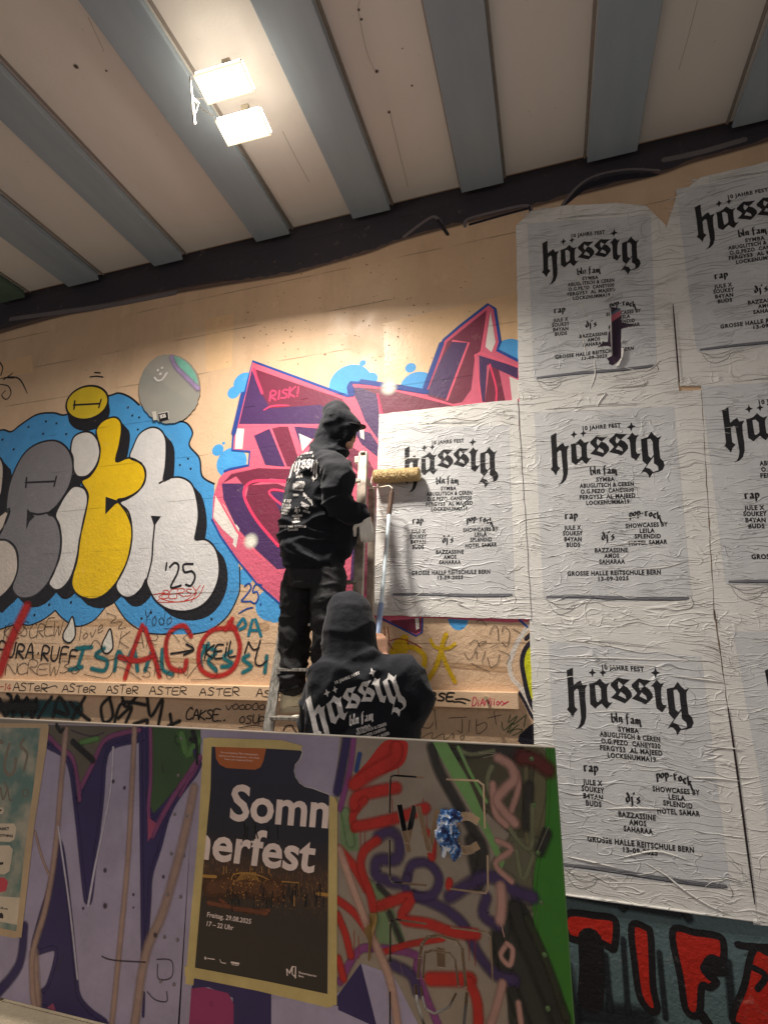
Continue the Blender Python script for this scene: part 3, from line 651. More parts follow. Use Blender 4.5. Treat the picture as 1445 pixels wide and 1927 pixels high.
for x, y, r in [(820, 440, 26), (215, 1115, 24)]:
    A.blob(Z4((x, y))[0], r * .8); A.blob(Z4((x, y))[0], r * .6); A.blob(Z4((x, y))[0], r * .3); A.stroke(Z4((x - r * 2.2, y), (x + r * 2.2, y)), 5, soft=True, taper=1); A.stroke(Z4((x, y - r * 1.8), (x, y + r * 1.8)), 5, soft=True, taper=1)
A.build('white_spray_star', paint((245, 240, 228), soft='haze'), wall)
A = Art(PW, .0058); rnd = random.Random(9)
S2 = Z4((240, 330), (640, 470)); 
for (a, b) in [((700, 415), (870, 440)), ((870, 440), (985, 460)), ((650, 430), (660, 470)), ((980, 440), (1050, 250)), ((180, 470), (140, 640))]:
    A.stroke(Z4(a, b), 11, soft=True)
A.build('blue_overspray', paint((40, 66, 140), soft=True), wall)

# ------------------------------------------------------------------ tags under the lettering
A = Art(PW, .0066)
tag(A, 'PURA*RUFF', Z5((-10, 372))[0], Z5((400, 412))[0], 27, 3.2, jit=.05, gap=.28, seed=11)
A.stroke(Z5((895, 362), (960, 352), (1012, 342)), 3.6); A.stroke(Z5((975, 312), (1015, 340), (962, 368)), 3.6)
tag(A, 'KEiL', Z5((1072, 385))[0], Z5((1235, 378))[0], 28, 3.2, jit=.06, gap=.15, seed=4); A.stroke(Z5((1300, 300), (1325, 340), (1355, 330)), 3.2); A.stroke(Z5((1362, 292), (1335, 400), (1360, 425), (1395, 400)), 3.2)
A.stroke(Z5((1300, 300), (1280, 360)), 3)
A.build('black_marker_tag', paint((20, 20, 24)), wall)
A = Art(PW, .0060); TEAL = (18, 104, 112)
for s_ in [((440, 330), (405, 440)), ((400, 335), (480, 328)), ((365, 445), (430, 432)), ((545, 335), (500, 370), (560, 400), (545, 450), (480, 440)), ((600, 450), (620, 350), (660, 400), (700, 340), (720, 450)), ((760, 450), (800, 350), (830, 450)), ((850, 340), (850, 440), (900, 470)), ((1090, 310), (1050, 380), (1055, 440)), ((1060, 320), (1130, 350), (1090, 400), (1130, 450)), ((1210, 350), (1170, 380), (1220, 420), (1160, 430)), ((1300, 370), (1270, 390), (1315, 430), (1270, 460)), ((1395, 375), (1385, 460))]:
    A.stroke(Z5(*s_), 11, soft=True)
A.build('teal_spray_tag', paint(TEAL, soft='haze'), wall)
A = Art(PW, .0061)
A.stroke(Z5((1235, 230), (1270, 180), (1285, 215), (1255, 235)), 6, n=4); A.stroke(Z5((1300, 265), (1320, 185), (1335, 180), (1365, 268)), 6, smooth=False); A.stroke(Z5((1310, 240), (1350, 240)), 5)
A.build('teal_letters', paint((22, 112, 134)), wall)
A = Art(PW, .0068); RED = (176, 34, 30)
for s_ in [((745, 215), (700, 340), (655, 490)), ((760, 230), (800, 350), (835, 480)), ((625, 380), (720, 400), (800, 375)), ((1000, 270), (960, 215), (890, 250), (868, 330), (890, 430), (960, 450), (975, 400)), ((1230, 230), (1110, 240), (1045, 330), (1050, 440), (1130, 480), (1220, 440), (1255, 330), (1230, 240), (1200, 200)), ((1180, 235), (1215, 180))]:
    A.stroke(Z5(*s_), 13, soft=True)
A.stroke(Z5((140, 120), (60, 290), (0, 460)), 26, soft=True)
A.build('red_spray_tag', paint(RED, soft='haze'), wall)
A = Art(PW, .0064)
tag(A, 'KLSCREW', Z5((20, 285))[0], Z5((320, 265))[0], 26, 1.1, jit=.12, gap=.05, seed=21); tag(A, 'NCREW3o', Z5((30, 480))[0], Z5((420, 470))[0], 24, 1.1, jit=.12, gap=.02, seed=22); tag(A, 'love', Z5((410, 300))[0], Z5((540, 250))[0], 22, 1.0, jit=.12, seed=23)
tag(A, 'Yodo', Z5((750, 215))[0], Z5((900, 215))[0], 26, 1.1, jit=.1, seed=24); tag(A, 'KART', Z5((620, 330))[0], Z5((900, 320))[0], 26, 1.0, jit=.12, gap=.3, seed=25); tag(A, 'SRoN', Z5((740, 490))[0], Z5((980, 490))[0], 24, 1.0, jit=.15, seed=26)
for s_ in [((560, 150), (610, 170), (580, 200), (640, 195), (620, 230), (660, 225)), ((470, 330), (500, 290), (530, 330), (500, 380), (560, 400), (640, 380), (700, 440)), ((440, 470), (560, 490), (620, 430), (740, 500)), ((980, 490), (1060, 400), (1130, 430), (1120, 490), (1000, 500)), ((20, 250), (60, 200), (100, 260), (140, 210)), ((860, 230), (1000, 240), (960, 280), (1010, 320)), ((900, 250), (940, 300))]: A.stroke(Z5(*s_), 1.0)
for s_ in [((780, 350), (850, 310), (880, 370), (940, 320), (880, 340), (830, 420)), ((970, 260), (1000, 190), (1040, 200), (1050, 320)), ((1080, 240), (1100, 190), (1150, 240), (1130, 370), (1080, 330)), ((1180, 210), (1250, 250)), ((930, 410), (900, 520)), ((950, 470), (980, 560), (1040, 520), (1060, 440)), ((980, 380), (1040, 350)), ((740, 430), (790, 490), (850, 410), (850, 480)), ((800, 520), (880, 560), (970, 600)), ((1050, 405), (1150, 450), (1120, 530)), ((850, 150), (890, 130), (940, 175))]: A.stroke(Z7b(*s_), 1.1)
for s_ in [((470, 950), (490, 1120)), ((380, 1010), (350, 1090), (420, 1110), (460, 1060)), ((600, 1020), (760, 1010)), ((720, 1030), (720, 1150), (680, 1130)), ((790, 1040), (780, 1150)), ((850, 1090), (930, 1060), (940, 1110), (860, 1160), (850, 1030)), ((950, 1020), (1080, 990)), ((1010, 960), (1030, 1080)), ((350, 1200), (450, 1150), (450, 1210), (550, 1160), (560, 1220), (640, 1160), (640, 1210)), ((700, 1190), (740, 1180), (720, 1220), (700, 1190)), ((480, 950), (430, 930))]: A.stroke(Z7b(*s_), 1.1)
tag(A, 'VOODOO', Z5((1180, 655))[0], Z5((1385, 655))[0], 10, 1.6, jit=.15, gap=.1, seed=41); tag(A, 'OSUP', Z5((1250, 725))[0], Z5((1385, 730))[0], 15, 1.8, jit=.1, gap=.15, seed=42); A.stroke(Z5((1250, 750), (1330, 738), (1385, 748)), 1.6)
A.build('thin_pen_scribble', paint((44, 34, 30)), wall)
A = Art(PW, .0066); tag(A, 'CAKSE..', Z5((972, 700))[0], Z5((1180, 712))[0], 21, 2.4, jit=.1, gap=.12, seed=43)
A.stroke(Zs((440, 640), (530, 640), (540, 600), (560, 650), (600, 650), (610, 600), (620, 655), (720, 630)), 1.8); A.stroke(Zs((485, 860), (520, 790), (620, 770), (660, 830), (720, 900)), 2.0)
A.build('black_pen_tag', paint((22, 20, 22)), wall)
A = Art(PW, .0064)
for s_ in [((0, 600), (30, 690), (60, 600), (40, 570)), ((70, 690), (90, 580), (120, 690), (140, 590), (170, 700), (190, 600)), ((200, 700), (270, 590)), ((280, 690), (310, 590), (360, 680), (290, 660)), ((370, 620), (440, 690), (470, 710)), ((445, 590), (380, 700)), ((575, 590), (530, 640), (545, 720), (590, 690), (575, 600)), ((640, 590), (660, 640), (720, 580)), ((620, 700), (690, 640), (660, 720)), ((700, 730), (770, 710), (765, 740)), ((770, 590), (790, 690), (850, 600), (830, 730)), ((890, 680), (900, 740)), ((880, 740), (940, 715)), ((600, 720), (640, 620), (760, 630))]:
    A.stroke(Z5(*s_), 9, soft=True)
A.stroke(Z5((0, 640), (180, 640)), 30, soft=True)
A.build('black_spray_lettering', paint((16, 16, 18), soft='haze'), wall)
A = Art(PW, .0062); A.stroke(Z5((60, 650), (250, 650), (400, 660)), 34, soft=True); A.build('dark_teal_spray', paint((16, 66, 70), soft=True), wall)
# right hand patch: yellow figure, arc, lime shape, green scribble
A = Art(PW, .0060)
A.stroke(Z7b((575, 262), (545, 340), (530, 410), (480, 560), (400, 690)), 9); A.stroke(Z7b((530, 410), (580, 540), (655, 690)), 8.5); A.stroke(Z7b((435, 310), (470, 370), (540, 390), (610, 380), (655, 345)), 6.5); A.stroke(Z7b((200, 370), (300, 390), (380, 460), (370, 570)), 10)
A.blob(Z7b((160, 380))[0], 16); A.stroke(Z7b((100, 420), (200, 300)), 14, soft=True)
A.build('yellow_spray_figure', paint((216, 176, 20), soft=False), wall)
A = Art(PW, .0070)
A.stroke(Z7b((15, 190), (30, 300), (95, 395)), 1.8); A.stroke(Z7b((45, 190), (60, 310)), 1.6); A.stroke(Z7b((60, 320), (150, 300), (260, 330), (352, 385)), 1.8); A.stroke(Z7b((220, 300), (235, 350)), 1.8)
A.build('red_scribble', paint((150, 38, 24)), wall)
A = Art(PW, .0012); lime = Z7b((1380, 300), (1330, 345), (1285, 410), (1262, 510), (1280, 640), (1320, 820), (1370, 940), (1420, 1000)); A.fill(lime + Z7b((1500, 980), (1500, 300)), smooth=False)
A.build('lime_paint', paint((204, 206, 30)), wall)
A = Art(PW, .0020); A.stroke(lime[:-1], 8.5); A.stroke(Z7b((1300, 300), (1350, 250)), 8); A.stroke(Z7b((1240, 790), (1290, 880), (1350, 1000), (1400, 1060)), 6)
A.fill(Z7b((1395, 1050), (1330, 1090), (1240, 1170), (1225, 1230), (1260, 1260), (1420, 1275)), smooth=False); A.build('black_contour', paint((28, 24, 40)), wall)
A = Art(PW, .0016); A.stroke(Z7b((1320, 190), (1240, 300), (1190, 400), (1150, 530), (1175, 660), (1250, 740), (1310, 880), (1380, 1020)), 9); A.build('white_contour', paint((216, 206, 196)), wall)
A = Art(PW, .0066)
for s_ in [((1080, 1060), (1100, 1130), (1180, 1060), (1130, 1150), (1230, 1080)), ((1160, 990), (1140, 1060), (1220, 1000), (1180, 1080), (1290, 1000)), ((1150, 1160), (1200, 1120), (1270, 1130), (1180, 1180)), ((1300, 990), (1280, 1100))]: A.stroke(Z7b(*s_), 1.6)
A.build('green_scribble', paint((66, 96, 50)), wall)
# writing on the ledge
A = Art(PL, .0006)
for a, b, g_ in [(68, 248, .1), (325, 500, .15), (556, 722, .15), (780, 975, .2), (1042, 1250, .25), (1340, 1530, .2)]:
    y = 553 + (a / 1400.) * 32; tag(A, 'ASTeR' if g_ < .2 else 'ASTER', Z5((a, y + 2))[0], Z5((b, y + 6))[0], 14, 1.7, jit=.06, gap=g_, slant=.1, seed=a)
A.stroke(Z5((230, 548), (285, 530), (300, 540)), 1.5); A.build('marker_lettering', paint((34, 26, 24), 'panel'), wall)
A = Art(PL, .0006); tag(A, '-14', Z5((-2, 552))[0], Z5((55, 556))[0], 13, 1.5, seed=3); A.build('red_marker', paint((190, 60, 50), 'panel'), wall)
A = Art(PL, .0008); tag(A, 'BSE', Z7b((420, 865))[0], Z7b((640, 868))[0], 15, 3.4, jit=.04, seed=6); A.stroke(Z7b((660, 850), (730, 845), (790, 862)), 3); A.stroke(Z7b((645, 875), (700, 872), (750, 888)), 3)
A.build('black_marker_tag', paint((26, 22, 22), 'panel'), wall)
A = Art(PL, .0006); tag(A, 'DiANiio', Z7b((812, 905))[0], Z7b((1060, 900))[0], 13, 1.8, jit=.1, seed=8); A.stroke(Z7b((1060, 890), (1080, 865), (1100, 885), (1142, 868), (1080, 905)), 1.8); A.build('pink_marker', paint((208, 40, 84), 'panel'), wall)

# ------------------------------------------------------------------ red block letters low on the right
A = Art(PW, .0008); A.fill(Z5b((150, 60), (1480, 260), (1700, 300), (1700, 1300), (150, 1300)), smooth=False); A.build('teal_grey_paint', paint((92, 112, 114)), wall)
A = Art(PW, .0014)
for s_, w in [(((200, 130), (500, 190), (900, 260)), 26), (((240, 860), (500, 880), (700, 920)), 60), (((520, 160), (560, 230)), 20), (((930, 230), (960, 290)), 24), (((1380, 240), (1100, 250)), 26), (((450, 520), (480, 850)), 20), (((200, 600), (250, 900)), 50), (((780, 500), (820, 900)), 16), (((1200, 560), (1230, 900)), 22), (((560, 420), (590, 860)), 16)]: A.stroke(Z5b(*s_), w, soft=True)
A.build('dark_overspray', paint((30, 34, 40), soft='haze'), wall)
RR = (188, 36, 20)
LT = [[(215, 262), (400, 272), (490, 285), (518, 330), (505, 470), (470, 462), (400, 430), (230, 405)], [(612, 335), (700, 345), (728, 400), (742, 700), (768, 840), (722, 852), (660, 760), (630, 560)], [(862, 365), (1000, 375), (1130, 395), (1170, 430), (1168, 545), (1100, 530), (1060, 580), (1080, 640), (1130, 672), (1090, 712), (1040, 705), (1022, 872), (945, 850), (910, 650)], [(1355, 482), (1445, 500), (1560, 560), (1600, 940), (1240, 935), (1300, 700)]]
for L_ in LT:
    A = Art(PW, .0022); A.fill(Z5b(*L_)); A.build('block_letter', paint(RR, rough=.5), wall)
A = Art(PW, .0030)
for L_ in LT: A.stroke(Z5b(*L_), 13.5, closed=True)
A.stroke(Z5b((360, 430), (370, 600), (360, 780)), 50); A.stroke(Z5b((1355, 590), (1430, 640), (1380, 720)), 12); A.stroke(Z5b((1070, 600), (1160, 600)), 26); A.stroke(Z5b((1040, 880), (1080, 940)), 20)
A.build('black_letter_outline', paint((22, 16, 20)), wall)
A = Art(PW, .0034); A.stroke(Z5b((350, 440), (365, 620), (355, 760)), 30, soft=True); A.build('dark_red_shade_paint', paint((58, 18, 22), soft=True), wall)
A = Art(PW, .0026); A.stroke(Z5b((1260, 450), (1320, 460), (1480, 470)), 14); A.build('black_bar', paint((22, 16, 20)), wall)
# ------------------------------------------------------------------ pasted event posters
def wm(pts): return [PW.uv(*p_) for p_ in pts]
ANCH_M = wm(Z7((652, 235), (1055, 235), (1052, 737), (712, 741)))      # h tip, g tip, last word end, first word start
ANCH = {'B': wm([(1066, 1261.5), (1295, 1294.5), (1304.5, 1602), (1104.5, 1579)]),
        'L': wm(Z7((122, 283), (458, 290), (432, 735), (146, 739))),
        'T': wm(ZT((180, 415), (722, 393), (690, 1008), (252, 1058)))}
HB = homog(ANCH['B'], ANCH_M)             # glyphs are traced on the lowest poster, then carried to the common sheet
def gpt(x, y): return HB(*PW.uv(*Zg((x, y))[0]))
def s_(dx, dy, pts): return [(x + dx, y + dy) for x, y in pts]
def star(cx, cy, rx, ry): return [(cx, cy - ry), (cx + rx * .3, cy - ry * .28), (cx + rx, cy), (cx + rx * .3, cy + ry * .28), (cx, cy + ry), (cx - rx * .3, cy + ry * .28), (cx - rx, cy), (cx - rx * .3, cy - ry * .28)]
S_OUT = [(525, 250), (560, 218), (600, 185), (650, 200), (725, 208), (690, 235), (656, 264), (700, 292), (736, 340), (740, 378), (710, 412), (668, 448), (620, 425), (528, 390), (562, 360), (582, 335), (555, 300), (530, 275)]
S_H1 = [(604, 224), (650, 263), (614, 306), (597, 268)]; S_H2 = [(627, 328), (672, 365), (681, 402), (604, 366)]
GLYPHS = [
 ([(85, 115), (148, 88), (150, 180), (157, 262), (190, 235), (225, 216), (245, 262), (292, 256), (272, 300), (272, 400), (282, 500), (281, 590), (262, 655), (225, 692), (172, 706), (203, 683), (220, 650), (230, 590), (222, 500), (212, 400), (204, 312), (188, 298), (160, 322), (162, 400), (167, 478), (196, 510), (166, 542), (148, 592), (120, 542), (88, 508), (106, 480), (98, 300)], []),
 (star(343, 138, 40, 47), []), (star(448, 140, 36, 43), []),
 ([(308, 248), (345, 242), (378, 232), (418, 196), (450, 234), (476, 252), (515, 241), (490, 282), (490, 340), (497, 422), (514, 440), (546, 435), (515, 470), (488, 504), (462, 480), (436, 447), (402, 470), (372, 499), (345, 475), (322, 455), (318, 380), (315, 285)], [[(370, 266), (400, 262), (428, 300), (432, 400), (424, 416), (395, 434), (384, 420), (375, 340)]]),
 (S_OUT, [S_H1, S_H2]), (s_(209, 9, S_OUT), [s_(209, 9, S_H1), s_(209, 9, S_H2)]),
 (star(975, 140, 50, 54), []),
 ([(928, 276), (958, 246), (988, 207), (1024, 250), (1060, 244), (1036, 285), (1031, 330), (1037, 432), (1052, 462), (1090, 464), (1066, 505), (1042, 538), (1012, 515), (985, 495), (976, 420), (966, 320), (954, 280)], []),
 ([(1087, 300), (1125, 291), (1160, 285), (1198, 229), (1226, 268), (1270, 310), (1312, 292), (1285, 335), (1286, 400), (1298, 490), (1306, 550), (1342, 588), (1358, 640), (1338, 690), (1292, 708), (1228, 714), (1193, 769), (1180, 722), (1150, 690), (1124, 684), (1096, 706), (1118, 664), (1160, 604), (1148, 594), (1112, 555), (1100, 450), (1092, 380)], [[(1155, 313), (1188, 306), (1216, 350), (1222, 430), (1232, 500), (1205, 535), (1176, 505), (1165, 420)], [(1234, 520), (1238, 600), (1284, 640), (1292, 688), (1232, 702), (1196, 655), (1150, 638), (1168, 610)]]),
]
NIB = {'b': [[(.1, 1.75), (.1, .15), (.45, -.1), (.8, .2), (.8, .75), (.45, 1.0), (.15, .8)]], 'l': [[(.25, 1.8), (.25, .15), (.5, 0)]], 'n': [[(.0, .85), (.15, 1), (.15, .0)], [(.15, .8), (.5, 1.0), (.65, .8), (.65, .1), (.85, 0)]],
 'f': [[(.75, 1.7), (.4, 1.75), (.3, 1.4), (.3, -.35)], [(.05, 1), (.7, 1)]], 'a': [[(.1, .9), (.45, 1.0), (.65, .8), (.65, .1), (.85, 0)], [(.65, .6), (.15, .4), (.15, .12), (.4, 0), (.65, .2)]],
 'm': [[(.0, .85), (.15, 1), (.15, 0)], [(.15, .8), (.4, 1), (.5, .8), (.5, 0)], [(.5, .8), (.75, 1), (.87, .8), (.87, .0), (1.0, -.35)]], 'r': [[(.0, .9), (.2, 1), (.2, .05), (.4, 0)], [(.2, .75), (.5, 1.0), (.7, .9)]],
 'p': [[(0, .9), (.2, 1.05), (.2, -.6)], [(.2, .85), (.5, 1), (.8, .75), (.8, .25), (.5, 0), (.2, .1)]], 'o': [[(.45, 1), (.12, .75), (.12, .25), (.45, 0), (.75, .25), (.75, .75), (.45, 1)]], '-': [[(.2, .55), (.6, .55)]],
 'c': [[(.75, .9), (.45, 1), (.12, .75), (.12, .25), (.45, 0), (.7, .1)]], 'k': [[(.15, 1.7), (.15, 0)], [(.2, .6), (.5, 1), (.7, .8), (.3, .5), (.6, .3), (.75, -.3), (.95, -.55)]], 'd': [[(.35, 1.6), (.7, 1.1), (.75, .2), (.45, 0), (.12, .25), (.12, .75), (.45, 1), (.7, .85)]],
 'j': [[(.3, 1), (.45, .9), (.45, -.3), (.2, -.6)], [(.45, 1.45), (.5, 1.5)]], "'": [[(.3, 1.7), (.35, 1.35)]], 's': [[(.7, .9), (.4, 1), (.15, .75), (.65, .4), (.6, .1), (.35, 0), (.1, .1)]], ' ': []}
def nib(polys, t, L, Rr, xh, w, arc=0.0, ang=.7):    # metres
    n = len(t); adv = [(.55 if c in "l'j" else (1.2 if c == 'm' else (.5 if c == ' ' else .95))) for c in t]; tot = sum(adv); x = 0
    dx, dy = (Rr[0] - L[0]), (Rr[1] - L[1]); nx, ny = math.cos(ang) * w / 2, math.sin(ang) * w / 2
    for c, a in zip(t, adv):
        for st in NIB[c]:
            P_ = []
            for (u, v) in st:
                f = (x + u * a * .95) / tot; P_.append((L[0] + dx * f, L[1] + dy * f + v * xh + arc * (1 - (2 * f - 1) ** 2)))
            for p0, p1 in zip(P_, P_[1:]):
                polys.append([(p0[0] - nx, p0[1] - ny), (p0[0] + nx, p0[1] + ny), (p1[0] + nx, p1[1] + ny), (p1[0] - nx, p1[1] - ny)])
        x += a
SMALL = [[], [], [], []]
q7 = lambda x, y: PW.uv(*Z7((x, y))[0])
nib(SMALL[0], 'bln fam', q7(797, 377), q7(893, 374), .029, .0125, -.008 + .014); nib(SMALL[1], 'rap', q7(704, 538), q7(752, 536), .030, .0135); nib(SMALL[2], "dj's", q7(838, 615), q7(888, 613), .031, .0135)
nib(SMALL[3], 'pop-rock', q7(938, 533), q7(1056, 545), .027, .0125, .022)
LINES = [('10 JAHRE FEST', (768, 215), (907, 203), 14), ('SYMBA', (817, 402), (885, 400), 14.5), ('ABUGLITSCH & CEREN', (757, 425), (954, 417), 14.5), ('O.G.PEZO  CANEY030', (761, 446), (954, 438), 14.5), ('FERGY53  AL MAJEED', (757, 467), (960, 459), 14.5),
 ('LOCKENUMMA19', (781, 487), (938, 481), 14.5), ('JULE X', (700, 578), (763, 576), 15), ('SOUKEY', (696, 598), (769, 597), 15), ('B4YAN', (701, 619), (764, 619), 15), ('BUDS', (709, 640), (759, 639), 15),
 ('SHOWCASES BY', (924, 571), (1078, 564), 15), ('LEILA', (975, 589), (1030, 587), 15), ('SPLENDID', (957, 609), (1052, 608), 15), ('HOTEL SAMAR', (937, 635), (1076, 628), 15),
 ('BAZZASSINE', (812, 660), (932, 658), 15), ('AMOS', (846, 680), (901, 679), 15), ('SAHARAA', (828, 701), (922, 700), 15), ('GROSSE HALLE REITSCHULE BERN', (712, 745), (1052, 739), 15.5), ('13-09-2025', (825, 763), (935, 761), 14)]

def paper_mat(name, c1, c2, rough=.5):
    q = NT(name); p = q.pos(); g = q.n.new('ShaderNodeGroup'); g.node_tree = GH['paper'][0]
    c = q.mix(q.ramp(q.noise(p, 4, 5, .65), [(.3, 0.), (.7, 1.)]), rgb(*c1), rgb(*c2))
    q.base(c); q.rough(q.ramp(q.noise(p, 9, 3), [(.35, rough + .12), (.65, rough - .12)])); q.b.inputs['Specular IOR Level'].default_value = .5
    q.bump(g.outputs['Height'], .0056); return q.m
M_PAPER = paper_mat('pasted_paper', (222, 219, 213), (236, 233, 228)); M_FIELD = paper_mat('grey_print_field', (200, 200, 202), (218, 218, 218))
M_INK = paint((30, 28, 32), 'paper', .45, var=.3); M_INKG = paint((118, 118, 124), 'paper', .6, soft=True); M_INKL = paint((34, 34, 44), 'paper', .6)

def crease_set(seed, corners, n, off, parent, big=()):
    """little folds of the wet paper, real ridges that stand on the sheet"""
    rnd = random.Random(seed); H = homog([(0, 0), (1, 0), (1, 1), (0, 1)], corners); V = []; Fc = []
    def ridge(pts, w, h):
        m = len(pts); b = len(V)
        for i, (x, z) in enumerate(pts):
            a, c = pts[max(i - 1, 0)], pts[min(i + 1, m - 1)]; dx, dz = c[0] - a[0], c[1] - a[1]; L = math.hypot(dx, dz) or 1
            nx, nz = -dz / L, dx / L; f = math.sin(math.pi * (i + .15) / (m - .7)) ** .7
            if nz < 0: nx, nz = -nx, -nz
            y = -off
            V.extend([(x + nx * w * .5 * f, y, z + nz * w * .5 * f), (x + nx * w * .12 * f, y - h * f, z + nz * w * .12 * f), (x - nx * w * .14 * f, y - h * .95 * f, z - nz * w * .14 * f), (x - nx * w * .5 * f, y, z - nz * w * .5 * f)])
        for i in range(m - 1):
            for k in range(3): Fc.append((b + i * 4 + k, b + i * 4 + k + 1, b + (i + 1) * 4 + k + 1, b + (i + 1) * 4 + k))
    for _ in range(n):
        u, v = rnd.uniform(.03, .97), rnd.uniform(.02, .98); L = rnd.choice([.04, .06, .09, .14, .22]) * rnd.uniform(.7, 1.3); a = rnd.gauss(0, .16); ph = rnd.uniform(0, 6); am = L * rnd.uniform(.02, .09)
        x0, z0 = H(u, v); m = max(5, int(L / .014)); pts = []
        if .18 < u < .8 and .2 < v < .86 and rnd.random() < .72: continue
        for i in range(m + 1):
            t = i / m; x = x0 + (t - .5) * L * math.cos(a); z = z0 + (t - .5) * L * math.sin(a) + math.sin(t * 5 + ph) * am + math.sin(t * 13 + ph) * am * .3
            if x < min(corners[0][0], corners[3][0]) + .01 or x > max(corners[1][0], corners[2][0]) - .015: break
            pts.append((x, z))
        if len(pts) > 3: ridge(pts, rnd.uniform(.003, .0065), rnd.uniform(.0006, .0021))
    for pts, w, h in big: ridge(crom(wm(pts), False, 5), w, h)
    o = meshobj('paper_crease', V, Fc, M_PAPER, parent, True, kind='stuff'); return o

def poster(key, sheet_px, off, amap, label, print_on=True, keep=None, field=True, seed=1, n=55, big=(), mat=None, corner_round=0):
    c = [PW.uv(*p_) for p_ in sheet_px]; ctr = (sum(x[0] for x in c) / len(c), -off, sum(x[1] for x in c) / len(c))
    t = empty('poster', ctr, label=label, cat='poster', group='pasted festival posters')
    ring = wm(crom(sheet_px, True, 4)) if corner_round else c
    rnd = random.Random(seed * 7); fine = []
    for a, b in zip(ring, ring[1:] + ring[:1]):
        L = math.hypot(b[0] - a[0], b[1] - a[1]); k = max(1, int(L / .05))
        for i in range(k): f = i / k; fine.append((a[0] + (b[0] - a[0]) * f + (rnd.gauss(0, .0014) if i else 0), a[1] + (b[1] - a[1]) * f + (rnd.gauss(0, .0014) if i else 0)))
    A = Art(PW, off); A.fill_uv(fine); A.build('paper_sheet', mat or M_PAPER, t)
    # thickness of the paste-up edge
    m = MB(); nV = len(fine)
    vs = [(x, -off, z) for x, z in fine] + [(x, -.0005, z) for x, z in fine]
    m.add(vs, [(i, (i + 1) % nV, nV + (i + 1) % nV, nV + i) for i in range(nV)]); m.build('paper_edge', mat or M_PAPER, t)
    if print_on:
        kp = keep
        if field:
            A = Art(PW, off + .0006, keep=kp)
            fx = [q7(592, 150), q7(1100, 128), q7(1163, 812), q7(1158, 826), q7(1140, 833), q7(900, 838), q7(632, 832), q7(625, 822)]
            A.fill_uv([amap(*p_) for p_ in fx]); A.build('print_field', M_FIELD, t)
        A = Art(PW, off + .0011, keep=kp)
        for (o_, hs) in GLYPHS: A.fill_uv([amap(*gpt(*p_)) for p_ in o_], [[amap(*gpt(*p_)) for p_ in h] for h in hs])
        A.build('blackletter_title', M_INK, t)
        for word in SMALL:
            A = Art(PW, off + .0011, keep=kp)
            for pl in word:
                o = A.n * 4e-6; A.n += 1; A._emit([[(*amap(*p_), 1, o) for p_ in pl]])
            A.build('blackletter_heading', M_INK, t)
        A = Art(PW, off + .0011, keep=kp)
        for tx, L_, R_, cap in LINES: text_px(A, tx, Z7(L_)[0], Z7(R_)[0], cap * .5156, bold=.048, space=1.16, uvmap=lambda a, b: amap(*PW.uv(a, b)))
        A.build('name_lettering', M_INK, t)
        A = Art(PW, off + .0014, keep=kp); rnd = random.Random(seed)
        def hs(w, *pts):
            pts = crom([q7(*p_) for p_ in pts], False, 4); A.stroke_uv([amap(*p_) for p_ in pts], w, False, .8)
        hs(.0022, (635, 826), (760, 826), (950, 833), (1120, 834), (1160, 826)); hs(.0012, (640, 830), (660, 870), (690, 885), (730, 870), (745, 850), (790, 840)); hs(.0011, (650, 835), (680, 860), (720, 862), (740, 845)); hs(.001, (700, 880), (730, 882))
        hs(.0012, (632, 828), (660, 845), (700, 850), (760, 832)); hs(.0013, (1160, 820), (1172, 845), (1165, 860)); hs(.0013, (1172, 843), (1200, 858)); hs(.001, (720, 856), (770, 848), (860, 836))
        hs(.001, (690, 138), (760, 130), (880, 126), (980, 122)); hs(.0009, (740, 134), (800, 124), (1000, 118))
        A.build('printed_thread', M_INKL, t)
        A = Art(PW, off + .0009, keep=kp)
        pts = [amap(*q7(*p_)) for p_ in [(640, 822), (800, 822), (980, 828), (1150, 826)]]; A.stroke_uv(crom(pts, False, 4), .014, True, .3)
        A.build('printed_shadow_band', M_INKG, t)
    crease_set(seed + 3, [c[0], c[1], c[2], c[3]], n, off + .0012, t, big)
    return t
ident = lambda x, y: (x, y)
H_M2B, H_M2L, H_M2T = homog(ANCH_M, ANCH['B']), homog(ANCH_M, ANCH['L']), homog(ANCH_M, ANCH['T'])
def simil(src, dst):                      # two points -> rotation, scale, shift
    a, b = complex(*src[0]), complex(*src[1]); c, d = complex(*dst[0]), complex(*dst[1]); k = (d - c) / (b - a)
    def f(x, y): w = c + k * (complex(x, y) - a); return (w.real, w.imag)
    return f
F_TR = simil([ANCH_M[0], ANCH_M[3]], wm(ZT((1032, 215), (1175, 888)))); F_MR = simil([ANCH_M[0], ANCH_M[3]], wm(Z7((1275, 143), (1382, 680))))
hB = PW.uv(1437, 1262); F_BR = simil([ANCH_M[0], ANCH_M[3]], [hB, (hB[0] + .09, hB[1] - 1.10)])
GX = 1
